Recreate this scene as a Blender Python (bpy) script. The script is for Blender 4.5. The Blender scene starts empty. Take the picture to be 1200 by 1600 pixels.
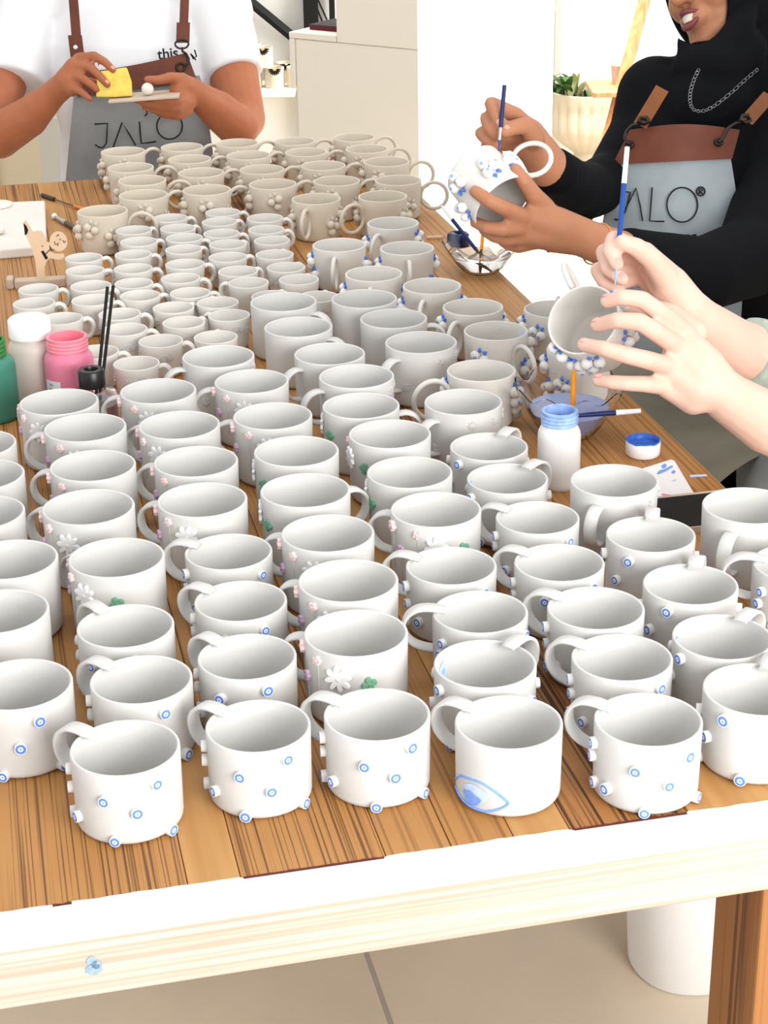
import bpy, bmesh, math, random
from mathutils import Vector, Matrix, Quaternion, noise
random.seed(7)
PI = math.pi
sc = bpy.context.scene
COL = sc.collection
# ------------------------------------------------------------------ camera
F_PX, PITCH, ROLL, CZ = 2792.5, math.radians(23.684), math.radians(-1.048), 1.6022
TT = 0.75                                    # table top height
_c, _s = math.cos(ROLL), math.sin(ROLL)
_R0, _U0 = Vector((1, 0, 0)), Vector((0, math.sin(PITCH), math.cos(PITCH)))
FWD = Vector((0, math.cos(PITCH), -math.sin(PITCH)))
RIGHT, UP = _R0*_c + _U0*_s, _U0*_c - _R0*_s
CAM = Vector((0, 0, CZ))
cd = bpy.data.cameras.new('camera'); cam = bpy.data.objects.new('camera', cd); COL.objects.link(cam)
cd.sensor_fit = 'VERTICAL'; cd.sensor_height = 24.0; cd.sensor_width = 18.0; cd.lens = 24.0*F_PX/1600
cd.clip_start = 0.05; cd.clip_end = 100
M = Matrix((RIGHT, UP, -FWD)).transposed().to_4x4(); M.translation = CAM
cam.matrix_world = M
sc.camera = cam
sc.view_settings.view_transform = 'Standard'; sc.view_settings.look = 'None'
sc.view_settings.exposure = 0.30; sc.view_settings.gamma = 1.0; sc.view_settings.use_curve_mapping = False
# ------------------------------------------------------------------ world and lights
w = bpy.data.worlds.new('world'); sc.world = w; w.use_nodes = True
bg = w.node_tree.nodes['Background']; bg.inputs[0].default_value = (0.985, 0.99, 1.0, 1); bg.inputs[1].default_value = 0.92
def area(name, loc, tgt, sx, sy, power, col=(1, 1, 1)):
    l = bpy.data.lights.new(name, 'AREA'); l.shape = 'RECTANGLE'; l.size = sx; l.size_y = sy; l.energy = power; l.color = col
    o = bpy.data.objects.new(name, l); COL.objects.link(o); o.location = loc
    o.rotation_euler = (Vector(tgt)-Vector(loc)).to_track_quat('-Z', 'Y').to_euler(); return o
area('assumed_key_front', (1.25, -0.55, 1.62), (0.2, 1.7, 0.72), 1.7, 1.1, 74, (1.0, 0.985, 0.96))  # assumed key light, unseen behind the camera at right; no window built there
sl = area('fill_floor_back', (0.95, 5.75, 2.75), (0.95, 5.7, 0), 1.7, 1.5, 62, (1.0, 0.975, 0.92)); sl.data.spread = math.radians(65)  # fill added to whiten the floor before the glass front, no actual skylight
wl = area('fill_cabinet_right', (2.5, 4.9, 1.5), (.35, 5.5, .55), 1.3, 1.5, 30, (1.0, 0.985, 0.96)); area('fill_table_mid', (-.1, 3.1, 3.0), (-.1, 2.9, .75), 1.6, 1.6, 12, (1.0, .97, .92))  # the overhead one is an added fill brightening the middle and far table
wl.data.spread = math.radians(80)  # wl is an added fill that bleaches the cabinet's right face, no actual window

# ------------------------------------------------------------------ photograph pixels to places
def ray(px, py):
    return RIGHT*((px-600)/F_PX) - UP*((py-800)/F_PX) + FWD
def onz(px, py, z):                           # point of the pixel's line at height z
    d = ray(px, py); return CAM + d*((z-CZ)/d.z)
def dep(px, py, k):                           # point of the pixel's line at distance k along the view axis
    return CAM + ray(px, py)*k
TA = math.radians(12.4); TU = Vector((math.cos(TA), math.sin(TA), 0)); TV = Vector((-math.sin(TA), math.cos(TA), 0))
def tab(u, v, z=TT): return TU*u + TV*v + Vector((0, 0, z))

# ------------------------------------------------------------------ materials
def lin(c): return tuple((x/255/12.92 if x/255 <= .04045 else ((x/255+.055)/1.055)**2.4) for x in c)
MATS = {}
def mat(name, rgb, rough=.7, var=.0, vscale=30, bump=0, bscale=200, spec=.3, metal=0, trans=0, ior=1.45, sss=0, coat=0):
    m = bpy.data.materials.new(name); m.use_nodes = True; MATS[name] = m
    nt = m.node_tree; b = nt.nodes['Principled BSDF']; c = lin(rgb)
    b.inputs['Base Color'].default_value = (*c, 1); b.inputs['Roughness'].default_value = rough
    b.inputs['Specular IOR Level'].default_value = spec; b.inputs['Metallic'].default_value = metal
    b.inputs['Transmission Weight'].default_value = trans; b.inputs['IOR'].default_value = ior
    b.inputs['Coat Weight'].default_value = coat
    if sss:
        b.inputs['Subsurface Weight'].default_value = sss; b.inputs['Subsurface Radius'].default_value = (.01, .004, .002)
        b.inputs['Subsurface Scale'].default_value = .6
    if var or bump:
        tc = nt.nodes.new('ShaderNodeTexCoord')
    if var:
        n = nt.nodes.new('ShaderNodeTexNoise'); n.inputs['Scale'].default_value = vscale; n.inputs['Detail'].default_value = 4
        nt.links.new(tc.outputs['Object'], n.inputs['Vector'])
        r = nt.nodes.new('ShaderNodeValToRGB'); r.color_ramp.elements[0].position = .3; r.color_ramp.elements[1].position = .7
        r.color_ramp.elements[0].color = (*[x*(1-var) for x in c], 1); r.color_ramp.elements[1].color = (*[min(1, x*(1+var)) for x in c], 1)
        nt.links.new(n.outputs['Fac'], r.inputs['Fac']); nt.links.new(r.outputs['Color'], b.inputs['Base Color'])
    if bump:
        n2 = nt.nodes.new('ShaderNodeTexNoise'); n2.inputs['Scale'].default_value = bscale; n2.inputs['Detail'].default_value = 3
        nt.links.new(tc.outputs['Object'], n2.inputs['Vector'])
        bp = nt.nodes.new('ShaderNodeBump'); bp.inputs['Strength'].default_value = bump; bp.inputs['Distance'].default_value = .002
        nt.links.new(n2.outputs['Fac'], bp.inputs['Height']); nt.links.new(bp.outputs['Normal'], b.inputs['Normal'])
    return m
def wood(name, light, dark, gx=90, gy=3, lo=.42, hi=.62, rough=.5, wav=.35, axis='Y'):
    """grain that runs along one axis of the object, colour only"""
    m = bpy.data.materials.new(name); m.use_nodes = True; MATS[name] = m
    nt = m.node_tree; b = nt.nodes['Principled BSDF']; b.inputs['Roughness'].default_value = rough
    b.inputs['Specular IOR Level'].default_value = .3
    N = nt.nodes.new; L = nt.links.new
    tc = N('ShaderNodeTexCoord'); mp = N('ShaderNodeMapping')
    mp.inputs['Scale'].default_value = (gx, gy, gx) if axis == 'Y' else ((gy, gx, gx) if axis == 'X' else (gx, gx, gy))
    L(tc.outputs['Object'], mp.inputs['Vector'])
    n0 = N('ShaderNodeTexNoise'); n0.inputs['Scale'].default_value = 1.0; n0.inputs['Detail'].default_value = 5; n0.inputs['Distortion'].default_value = wav
    L(mp.outputs[0], n0.inputs['Vector'])
    r = N('ShaderNodeValToRGB'); r.color_ramp.elements[0].position = lo; r.color_ramp.elements[1].position = hi
    r.color_ramp.elements[0].color = (*lin(dark), 1); r.color_ramp.elements[1].color = (*lin(light), 1)
    L(n0.outputs['Fac'], r.inputs['Fac'])
    n1 = N('ShaderNodeTexNoise'); n1.inputs['Scale'].default_value = 6; n1.inputs['Detail'].default_value = 3
    L(tc.outputs['Object'], n1.inputs['Vector'])
    mx = N('ShaderNodeMix'); mx.data_type = 'RGBA'; mx.blend_type = 'MULTIPLY'; mx.inputs[0].default_value = .5
    r1 = N('ShaderNodeValToRGB'); r1.color_ramp.elements[0].position = .3; r1.color_ramp.elements[1].position = .7
    r1.color_ramp.elements[0].color = (.82, .78, .72, 1); r1.color_ramp.elements[1].color = (1, 1, 1, 1)
    L(n1.outputs['Fac'], r1.inputs['Fac']); L(r.outputs['Color'], mx.inputs[6]); L(r1.outputs['Color'], mx.inputs[7])
    L(mx.outputs[2], b.inputs['Base Color'])
    bp = N('ShaderNodeBump'); bp.inputs['Strength'].default_value = .15; bp.inputs['Distance'].default_value = .001
    L(n0.outputs['Fac'], bp.inputs['Height']); L(bp.outputs['Normal'], b.inputs['Normal'])
    return m
mat('clay', (203, 202, 199), .85, .02, 25, .08, 300, .15)
mat('clay_warm', (208, 199, 183), .88, .03, 25, .1, 300, .12)
mat('clay_cup', (214, 211, 205), .88, .025, 25, .08, 300, .12)
mat('white_bead', (216, 215, 212), .7, .02, 60)
mat('petal_white', (232, 232, 232), .6)
mat('pink', (228, 200, 200), .7, .08, 300); mat('purple', (198, 168, 194), .7, .1, 300); mat('green', (112, 165, 135), .7, .1, 300)
mat('blue', (78, 126, 214), .6, .1, 200); mat('blue_pale', (150, 185, 240), .6, .1, 200)
wood('oak_dark', (176, 126, 70), (106, 68, 32), 420, 2.0, .37, .50)
wood('oak_light', (190, 144, 88), (174, 124, 68), 60, 2.0, .3, .65)
wood('oak_mid', (177, 127, 71), (142, 96, 48), 220, 2.0, .36, .52)
wood('oak_strong', (164, 112, 60), (78, 45, 22), 210, 1.8, .42, .54, wav=.9)
wood('pine_pale', (210, 195, 182), (188, 168, 151), 300, 2, .35, .6, axis='X')
wood('leg_wood', (166, 114, 66), (112, 70, 36), 110, 1.2, .36, .47, axis='Z', wav=.5)
mat('white_paint', (226, 226, 226), .6, .02, 40)
mat('tile', (204, 190, 168), .45, .05, 5, 0, 0, .3)
mat('grout', (168, 162, 152), .9)

# ------------------------------------------------------------------ mesh building
class MB:
    def __init__(s): s.v = []; s.f = []; s.m = []
    def add(s, vs, fs, mi=0):
        o = len(s.v); s.v += [tuple(x) for x in vs]; s.f += [tuple(i+o for i in f) for f in fs]; s.m += [mi]*len(fs)
    def box(s, x0, x1, y0, y1, z0, z1, mi=0):
        s.add([(x0,y0,z0),(x1,y0,z0),(x1,y1,z0),(x0,y1,z0),(x0,y0,z1),(x1,y0,z1),(x1,y1,z1),(x0,y1,z1)],
              [(0,3,2,1),(4,5,6,7),(0,1,5,4),(1,2,6,5),(2,3,7,6),(3,0,4,7)], mi); return s
    def bbox(s, x0, x1, y0, y1, z0, z1, b=.002, mi=0):      # box with chamfered edges
        bm = bmesh.new(); bmesh.ops.create_cube(bm, size=1)
        for v in bm.verts: v.co = Vector(((x0+x1)/2+v.co.x*(x1-x0), (y0+y1)/2+v.co.y*(y1-y0), (z0+z1)/2+v.co.z*(z1-z0)))
        bmesh.ops.bevel(bm, geom=bm.edges[:], offset=b, segments=2, profile=.5, affect='EDGES')
        bm.verts.index_update(); s.add([v.co for v in bm.verts], [[v.index for v in f.verts] for f in bm.faces], mi); bm.free(); return s
    def lathe(s, prof, n=40, mi=0, wob=None):
        rings = []; vs = []; fs = []
        for (r, z) in prof:
            if r < 1e-6: rings.append([len(vs)]); vs.append((0, 0, z))
            else:
                rings.append(list(range(len(vs), len(vs)+n)))
                for k in range(n):
                    a = 2*PI*k/n; rr = r*(1+(wob(a, z) if wob else 0)); vs.append((rr*math.cos(a), rr*math.sin(a), z))
        for A, B in zip(rings, rings[1:]):
            for k in range(n):
                k2 = (k+1) % n
                if len(A) == 1 and len(B) == 1: continue
                if len(A) == 1: fs.append((A[0], B[k2], B[k]))
                elif len(B) == 1: fs.append((A[k], A[k2], B[0]))
                else: fs.append((A[k], A[k2], B[k2], B[k]))
        s.add(vs, fs, mi); return s
    def tube(s, path, rad, n=8, closed=False, mi=0, up=None, sx=1, sy=1):
        P = [Vector(p) for p in path]; m = len(P); vs = []; fs = []
        R = rad if hasattr(rad, '__len__') else [rad]*m
        T = []
        for i in range(m):
            a = P[i-1] if (i or closed) else P[0]; b = P[(i+1) % m] if (i < m-1 or closed) else P[-1]
            t = (b-a); T.append(t.normalized() if t.length > 1e-9 else Vector((0, 0, 1)))
        nrm = Vector(up) if up else (Vector((0, 0, 1)) if abs(T[0].z) < .9 else Vector((1, 0, 0)))
        for i in range(m):
            nrm = (nrm - T[i]*nrm.dot(T[i])).normalized(); bi = T[i].cross(nrm)
            for k in range(n):
                a = 2*PI*k/n; vs.append(P[i] + nrm*(math.cos(a)*R[i]*sx) + bi*(math.sin(a)*R[i]*sy))
        for i in range(m if closed else m-1):
            j = (i+1) % m
            for k in range(n): fs.append((i*n+k, i*n+(k+1) % n, j*n+(k+1) % n, j*n+k))
        if not closed: fs.append(tuple(range(n-1, -1, -1))); fs.append(tuple((m-1)*n+k for k in range(n)))
        s.add(vs, fs, mi); return s
    def strap(s, path, width, thick, mi=0, taper=None):      # flat band in the xz plane, width along y
        P = [Vector(p) for p in path]; m = len(P); vs = []; fs = []; sec = []
        hw, ht = width/2, thick/2; c = ht*.7
        base = [(-hw, -ht+c), (-hw+c, -ht), (hw-c, -ht), (hw, -ht+c), (hw, ht-c), (hw-c, ht), (-hw+c, ht), (-hw, ht-c)]
        for i in range(m):
            t = (P[min(i+1, m-1)]-P[max(i-1, 0)]).normalized(); nn = Vector((-t.z, 0, t.x)); k = taper[i] if taper else 1
            for (y, h) in base: vs.append(P[i] + Vector((0, y*k, 0)) + nn*h)
        n = 8
        for i in range(m-1):
            for k in range(n): fs.append((i*n+k, i*n+(k+1) % n, (i+1)*n+(k+1) % n, (i+1)*n+k))
        fs.append(tuple(range(n-1, -1, -1))); fs.append(tuple((m-1)*n+k for k in range(n)))
        s.add(vs, fs, mi); return s
    def prism(s, outline, z0, z1, mi=0):                     # outline in xy, extruded in z
        n = len(outline); vs = [(x, y, z0) for x, y in outline]+[(x, y, z1) for x, y in outline]
        fs = [tuple(range(n-1, -1, -1)), tuple(range(n, 2*n))]+[(i, (i+1) % n, n+(i+1) % n, n+i) for i in range(n)]
        s.add(vs, fs, mi); return s
    def ball(s, c, r, nu=12, nv=8, mi=0, sc3=(1, 1, 1)):
        vs = [(c[0], c[1], c[2]-r*sc3[2])]; fs = []
        for j in range(1, nv):
            b = -PI/2+PI*j/nv
            for k in range(nu):
                a = 2*PI*k/nu; vs.append((c[0]+r*sc3[0]*math.cos(b)*math.cos(a), c[1]+r*sc3[1]*math.cos(b)*math.sin(a), c[2]+r*sc3[2]*math.sin(b)))
        vs.append((c[0], c[1], c[2]+r*sc3[2])); t = len(vs)-1
        for k in range(nu):
            k2 = (k+1) % nu; fs.append((0, 1+k2, 1+k)); fs.append((t, 1+(nv-2)*nu+k, 1+(nv-2)*nu+k2))
            for j in range(nv-2): fs.append((1+j*nu+k, 1+j*nu+k2, 1+(j+1)*nu+k2, 1+(j+1)*nu+k))
        s.add(vs, fs, mi); return s
    def mesh(s, name, mats, smooth=True, angle=50):
        me = bpy.data.meshes.new(name); me.from_pydata(s.v, [], s.f)
        for m in (mats if isinstance(mats, (list, tuple)) else [mats]): me.materials.append(MATS[m])
        for p, mi in zip(me.polygons, s.m): p.material_index = mi
        bm = bmesh.new(); bm.from_mesh(me); bmesh.ops.recalc_face_normals(bm, faces=bm.faces[:])
        if smooth:
            for f in bm.faces: f.smooth = True
            for e in bm.edges:
                if len(e.link_faces) == 2 and e.calc_face_angle(0) > math.radians(angle): e.smooth = False
        bm.to_mesh(me); bm.free(); return me
def obj(name, me, parent=None, loc=None, rot=None, mtx=None, scale=None):
    o = bpy.data.objects.new(name, me); COL.objects.link(o)
    if parent: o.parent = parent
    if mtx is not None: o.matrix_local = mtx
    if loc is not None: o.location = loc
    if rot is not None: o.rotation_euler = rot
    if scale is not None: o.scale = (scale,)*3 if not hasattr(scale, '__len__') else scale
    return o
def tag(o, label=None, cat=None, group=None, kind=None):
    if label: o['label'] = label
    if cat: o['category'] = cat
    if group: o['group'] = group
    if kind: o['kind'] = kind
    return o
TURN = {}
def thing(name, label, cat, loc=(0, 0, 0), rz=0, group=None, scale=1):
    o = bpy.data.objects.new(name, None); o.empty_display_size = .02; COL.objects.link(o); o.location = loc; o.rotation_euler = (0, 0, math.radians(TURN[label]) if label in TURN else rz); o.scale = (scale,)*3
    return tag(o, label, cat, group)
def frame(x, y, z, loc):                     # matrix from three axis vectors
    m = Matrix((Vector(x), Vector(y), Vector(z))).transposed().to_4x4(); m.translation = Vector(loc); return m

# ------------------------------------------------------------------ structure: floor, walls, window
fl = tag(obj('floor', MB().box(-4, 5, -.5, 8.0, -.06, -.0022).mesh('floor', 'grout', False)), 'beige tiled studio floor', 'floor', kind='structure')
tile_me = MB().bbox(-.2965, .2965, -.2965, .2965, -.03, 0, .002).mesh('tile', 'tile', False)
g0 = onz(590, 1540, 0); gu, gv = g0.dot(TU), g0.dot(TV)
for i in range(-6, 7):
    for j in range(-3, 12):
        c = TU*(gu+.3+.6*i) + TV*(gv+.3+.6*j+.17)
        if -3 < c.x < 3.6 and .2 < c.y < 8.6: obj('floor_tile', tile_me, fl, (c.x, c.y, 0), (0, 0, TA+(i*7+j*3) % 4*PI/2))
mat('wall_white', (226, 225, 222), .9, .015, 3); mat('wall_cream', (243, 238, 228), .85); mat('frame_cream', (250, 246, 236), .6)
mat('glass', (255, 255, 255), .02, trans=1, ior=1.0, spec=.2)
YB = 7.9
tag(obj('wall_back', MB().box(-4, .2, 6.6, 6.72, 0, 2.7).mesh('wall', 'wall_white', False)), 'plain white back wall behind the shelf', 'wall', kind='structure')
win = tag(obj('window_1', MB().box(.05, .13, YB, YB+.09, 0, 2.7).box(3.6, 3.7, YB, YB+.09, 0, 2.7).box(.13, 3.6, YB, YB+.09, 2.6, 2.7).box(.13, 3.6, YB, YB+.09, 0, .05).mesh('window', 'frame_cream', False)), 'tall bright glass front with cream frame', 'window', kind='structure')
xm = (dep(868, 150, 7.9)).x
for x in (xm, 2.35): obj('mullion', MB().box(x-.012, x+.012, YB+.01, YB+.07, .05, 2.6).mesh('mullion', 'frame_cream', False), win)
for a, b in ((.13, xm-.012), (xm+.012, 2.338), (2.362, 3.6)): obj('pane', MB().box(a, b, YB+.035, YB+.041, .05, 2.6).mesh('pane', 'glass', False), win)

# ------------------------------------------------------------------ table
table = thing('work_table', 'long wooden work table with orange oak planks and white painted front edge', 'table', (0, 0, 0), TA)
tm = 0.030
for k, (a, b, m) in enumerate([(-.30, -.17, 'oak_mid'), (-.17, -.052, 'oak_dark'), (-.052, .098, 'oak_dark'), (.098, .141, 'oak_light'), (.141, .262, 'oak_dark'), (.262, .318, 'oak_mid'),
                     (.318, .372, 'oak_mid'), (.372, .421, 'oak_light'), (.421, .527, 'oak_strong'), (.527, .62, 'oak_light'), (.62, .725, 'oak_mid'), (.725, .835, 'oak_mid')]):
    o = obj('plank', MB().bbox(-(b-a)/2+.0003, (b-a)/2-.0003, -1.266, 1.266, -tm, 0, .0008).mesh('plank', m, False), table, ((a+b)/2, 1.2075+1.266, TT))
rail = obj('front_rail', MB().bbox(-.30, .835, 1.159, 1.2074, .694, TT, .002).mesh('rail', ['pine_pale', 'white_paint'], False), table)
for p in rail.data.polygons:
    if p.normal.z > .5: p.material_index = 1
e = MB(); n = 240; vs = []; fs = []                  # white paint brushed past the rail onto the plank ends
for i in range(n+1):
    u = -.30+1.135*i/n; dark = (.141 < u < .262) or (.421 < u < .527)
    j = .0006+.0012*noise.noise((u*60, 0, 0))+.003*max(0, noise.noise((u*9, 3, 0)))
    if dark: j = -.002+.0012*noise.noise((u*90, 0, 0))
    vs += [(u, 1.199, TT+.0003), (u, 1.2075+j, TT+.0003)]
for i in range(n): fs.append((2*i, 2*i+2, 2*i+3, 2*i+1))
e.add(vs, fs); obj('paint_edge', e.mesh('paint_edge', 'white_paint', False), table)
mat('scorch', (92, 40, 34), .7, .3, 300)
for a, b in ((.143, .26), (.424, .525), (-.01, .005)):
    e = MB(); vs = []; fs = []; n = 60
    for i in range(n+1):
        u = a+(b-a)*i/n; j = .0016+.0014*noise.noise((u*150, 5, 0)); vs += [(u, 1.2045, TT+.0005), (u, 1.2062+j, TT+.0005)]
    for i in range(n): fs.append((2*i, 2*i+2, 2*i+3, 2*i+1))
    e.add(vs, fs); obj('dark_edge', e.mesh('dark_edge', 'scorch', False), table)
mat('paint_smudge', (140, 165, 190), .7, .2, 200)
e = MB(); 
for (cx, cz, rx, rz) in ((0, 0, .0065, .0055), (-.001, .008, .004, .0045), (.0025, .004, .004, .004)):
    e.add([(cx+rx*math.cos(a*PI/8)*(1+.15*math.sin(3*a)), -.0005, cz+rz*math.sin(a*PI/8)) for a in range(16)], [tuple(range(16))])
pp = onz(146, 1510, .7225); obj('paint_smudge', e.mesh('smudge', 'paint_smudge', False), table, (pp.dot(TU), 1.1588, .7195))
for (u, v) in ((.606, 1.215), (-.27, 1.215), (.715, 3.6), (-.27, 3.6)):
    obj('leg', MB().bbox(u, u+.12, v, v+.10, 0, TT-tm, .003).mesh('leg', 'leg_wood', False), table)
for (a, b, c, d) in ((-.27, .8, 3.68, 3.71), (.79, .82, 1.3, 3.7), (-.29, -.26, 1.3, 3.7)):
    obj('apron', MB().box(a, b, c, d, .64, TT-tm-.0005).mesh('apron', 'oak_mid', False), table)
# handle directions in degrees, turned so that each handle clears the mugs beside it
TURN = {
 'beige berry mug, first from the back in the leftmost column at the far end': 40,
 'beige berry mug, third from the back in the leftmost column at the far end': 8,
 'beige berry mug, fourth from the back in the leftmost column at the far end': 39,
 'beige berry mug standing alone at the left, beside the wooden figure': 0,
 'beige berry mug, first from the back in the second column at the far end': 34,
 'beige berry mug, second from the back in the second column at the far end': 32,
 'beige berry mug, third from the back in the second column at the far end': 35,
 'beige berry mug, fourth from the back in the second column at the far end': 36,
 'beige berry mug, first from the back in the third column at the far end': 31,
 'beige berry mug, second from the back in the third column at the far end': 38,
 'beige berry mug, third from the back in the third column at the far end': 32,
 'beige berry mug, fourth from the back in the third column at the far end': 33,
 'beige berry mug, first from the back in the fourth column at the far end': 25,
 'beige berry mug, second from the back in the fourth column at the far end': 23,
 'beige berry mug, third from the back in the fourth column at the far end': 26,
 'beige berry mug, fourth from the back in the fourth column at the far end': 21,
 'berry mug with ring handle at left, in front of the bare table patch': 244,
 'flower mug second from the back in the second flower column': 154,
 'flower mug third from the back in the second flower column': 162,
 'flower mug with daisy and pink bud, second in the third flower column': 169,
 'flower mug with handle at left, fifth in the third flower column': 159,
 'flower mug second from the front in the third flower column': 160,
 'flower mug nearest the camera, white daisy and green clover behind the front row': 161,
 'flower mug with green clover at left, between two handles in the fourth column': 76,
 'flower mug with white daisy on its left edge, third in the fourth column': 82,
 'small pale espresso cup, second from the back in the second column of small cups': 18,
 'small pale espresso cup, third from the back in the second column of small cups': -15,
 'small pale espresso cup, fourth from the back in the second column of small cups': -3,
 'small pale espresso cup, second from the back in the third column of small cups': 31,
 'small pale espresso cup, fifth from the back in the third column of small cups': -2,
 'small pale espresso cup, sixth from the back in the third column of small cups': 22,
 'small pale espresso cup, ninth from the back in the third column of small cups': -1,
 'small pale espresso cup, third from the back in the fourth column of small cups': -7,
 'small pale espresso cup, fourth from the back in the fourth column of small cups': 35,
 'small pale espresso cup, fifth from the back in the fourth column of small cups': 12,
 'small pale espresso cup, eighth from the back in the fourth column of small cups': 47,
 'small pale espresso cup, ninth from the back in the fourth column of small cups': 51,
 'small pale espresso cup, third from the back in the fifth column of small cups': 7,
 'small pale espresso cup, fifth from the back in the fifth column of small cups': 25,
 'small pale espresso cup, eighth from the back in the fifth column of small cups': 107,
 'white eye bead mug cut off by the right edge, front row, clean front': 66,
}
# ------------------------------------------------------------------ mugs
def vessel(R, H, t=.0028, Rb=None, fb=.006, n=44):
    Rb = Rb or R; p = [(0, 0.0), (Rb-fb, 0.0)]
    for k in range(1, 5):
        a = PI/2*k/4; p.append((Rb-fb+fb*math.sin(a), fb-fb*math.cos(a)))
    for k in range(1, 5):
        q = k/4; p.append((Rb+(R-Rb)*q, fb+(H-t/2-fb)*q))
    for k in range(1, 4):
        a = PI*k/4; p.append((R-t/2+t/2*math.cos(a), H-t/2+t/2*math.sin(a)))
    Ri, Rbi = R-t, Rb-t
    for k in range(0, 4):
        q = 1-k/4; p.append((Rbi+(Ri-Rbi)*q, fb+t+(H-t/2-fb-t)*q))
    for k in range(0, 5):
        a = PI/2*(1-k/4); p.append((Rbi-fb+fb*math.sin(a), fb+t-fb*math.cos(a)))
    p.append((0, t)); return MB().lathe(p, n)
def smooth_path(pts, sub=5):
    P = [Vector(p) for p in pts]; out = []
    for i in range(len(P)-1):
        p0, p1, p2, p3 = P[max(i-1, 0)], P[i], P[i+1], P[min(i+2, len(P)-1)]
        for k in range(sub):
            t = k/sub; out.append(.5*((2*p1)+(p2-p0)*t+(2*p0-5*p1+4*p2-p3)*t*t+(3*p1-p0-3*p2+p3)*t**3))
    out.append(P[-1]); return out
ER, EH = .046, .069; DR, DH = .049, .080; BR, BH = .0448, .072; CR, CH = .032, .050
def hand_eye():
    p = smooth_path([(.0335, 0, .0697), (.040, 0, .0712), (.049, 0, .0722), (.060, 0, .0708), (.0695, 0, .064), (.0735, 0, .054), (.0715, 0, .0425), (.064, 0, .034), (.054, 0, .0300), (.0445, 0, .0285)], 3)
    n = len(p); tp = [.55+.45*min(1, i/3) for i in range(n)]; tp = [max(t, .85) for t in tp]
    return MB().strap(p, .0158, .0036, taper=tp)
def hand_strap():
    p = smooth_path([(.0478, 0, .0665), (.058, 0, .0675), (.069, 0, .0625), (.0755, 0, .051), (.0735, 0, .037), (.065, 0, .028), (.056, 0, .0248), (.0478, 0, .0240)], 3)
    return MB().strap(p, .0150, .004)
def hand_ring(cx=.0688, cz=.0405, r=.0255, tr=.0036):
    return MB().tube([(cx+r*math.cos(2*PI*k/30), 0, cz+r*math.sin(2*PI*k/30)) for k in range(30)], tr, 8, True, up=(0, 1, 0))
def hand_cup():
    p = smooth_path([(.031, 0, .0435), (.038, 0, .0455), (.0445, 0, .0405), (.0465, 0, .031), (.043, 0, .0215), (.036, 0, .0170), (.0285, 0, .0160)], 3)
    return MB().tube(p, [.0048]*len(p), 8, up=(0, 1, 0), sx=1.15, sy=.8)
ME = dict(
    eye_body=vessel(ER, EH, .0028, .0452).mesh('eye_body', 'clay'), eye_handle=hand_eye().mesh('eye_handle', 'clay', angle=70),
    tall_body=vessel(DR, DH, .0030, .0478, .007).mesh('tall_body', 'clay'), strap_handle=hand_strap().mesh('strap_handle', 'clay', angle=70),
    berry_body=vessel(BR, BH, .0030, .0415, .006).mesh('berry_body', 'clay_warm'), ring_handle=hand_ring().mesh('ring_handle', 'clay_warm'),
    berry_body2=vessel(BR, BH, .0030, .0415, .006).mesh('berry_body2', 'clay_cup'), ring_handle2=hand_ring().mesh('ring_handle2', 'clay_cup'),
    cup_body=vessel(CR, CH, .0024, .0275, .006, 32).mesh('cup_body', 'clay_cup'), cup_handle=hand_cup().mesh('cup_handle', 'clay_cup'))
# eye bead: white stud, its outer face printed with a blue ring and dot
m = bpy.data.materials.new('eye_print'); m.use_nodes = True; MATS['eye_print'] = m
nt = m.node_tree; tc = nt.nodes.new('ShaderNodeTexCoord'); mp = nt.nodes.new('ShaderNodeMapping'); mp.inputs['Scale'].default_value = (1, 1, 0)
ln = nt.nodes.new('ShaderNodeVectorMath'); ln.operation = 'LENGTH'; mr = nt.nodes.new('ShaderNodeMath'); mr.operation = 'MULTIPLY'; mr.inputs[1].default_value = 200
rp = nt.nodes.new('ShaderNodeValToRGB'); rp.color_ramp.interpolation = 'CONSTANT'
BL, WH = (*lin((88, 134, 220)), 1), (*lin((242, 244, 248)), 1)
rp.color_ramp.elements[0].color = BL; rp.color_ramp.elements[1].position = .17; rp.color_ramp.elements[1].color = WH
for pos, c in ((.44, BL), (.88, WH)):
    el = rp.color_ramp.elements.new(pos); el.color = c
nt.links.new(tc.outputs['Object'], mp.inputs[0]); nt.links.new(mp.outputs[0], ln.inputs[0]); nt.links.new(ln.outputs['Value'], mr.inputs[0]); nt.links.new(mr.outputs[0], rp.inputs[0])
nt.links.new(rp.outputs[0], nt.nodes['Principled BSDF'].inputs['Base Color']); nt.nodes['Principled BSDF'].inputs['Roughness'].default_value = .6
bd = MB().lathe([(.0054, -.001), (.0053, .004), (.0050, .0047)], 20).lathe([(.0050, .0047), (.0025, .0050), (0, .0051)], 20, 1)
ME['bead'] = bd.mesh('eye_bead', ['white_bead', 'eye_print'], angle=60)
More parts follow.
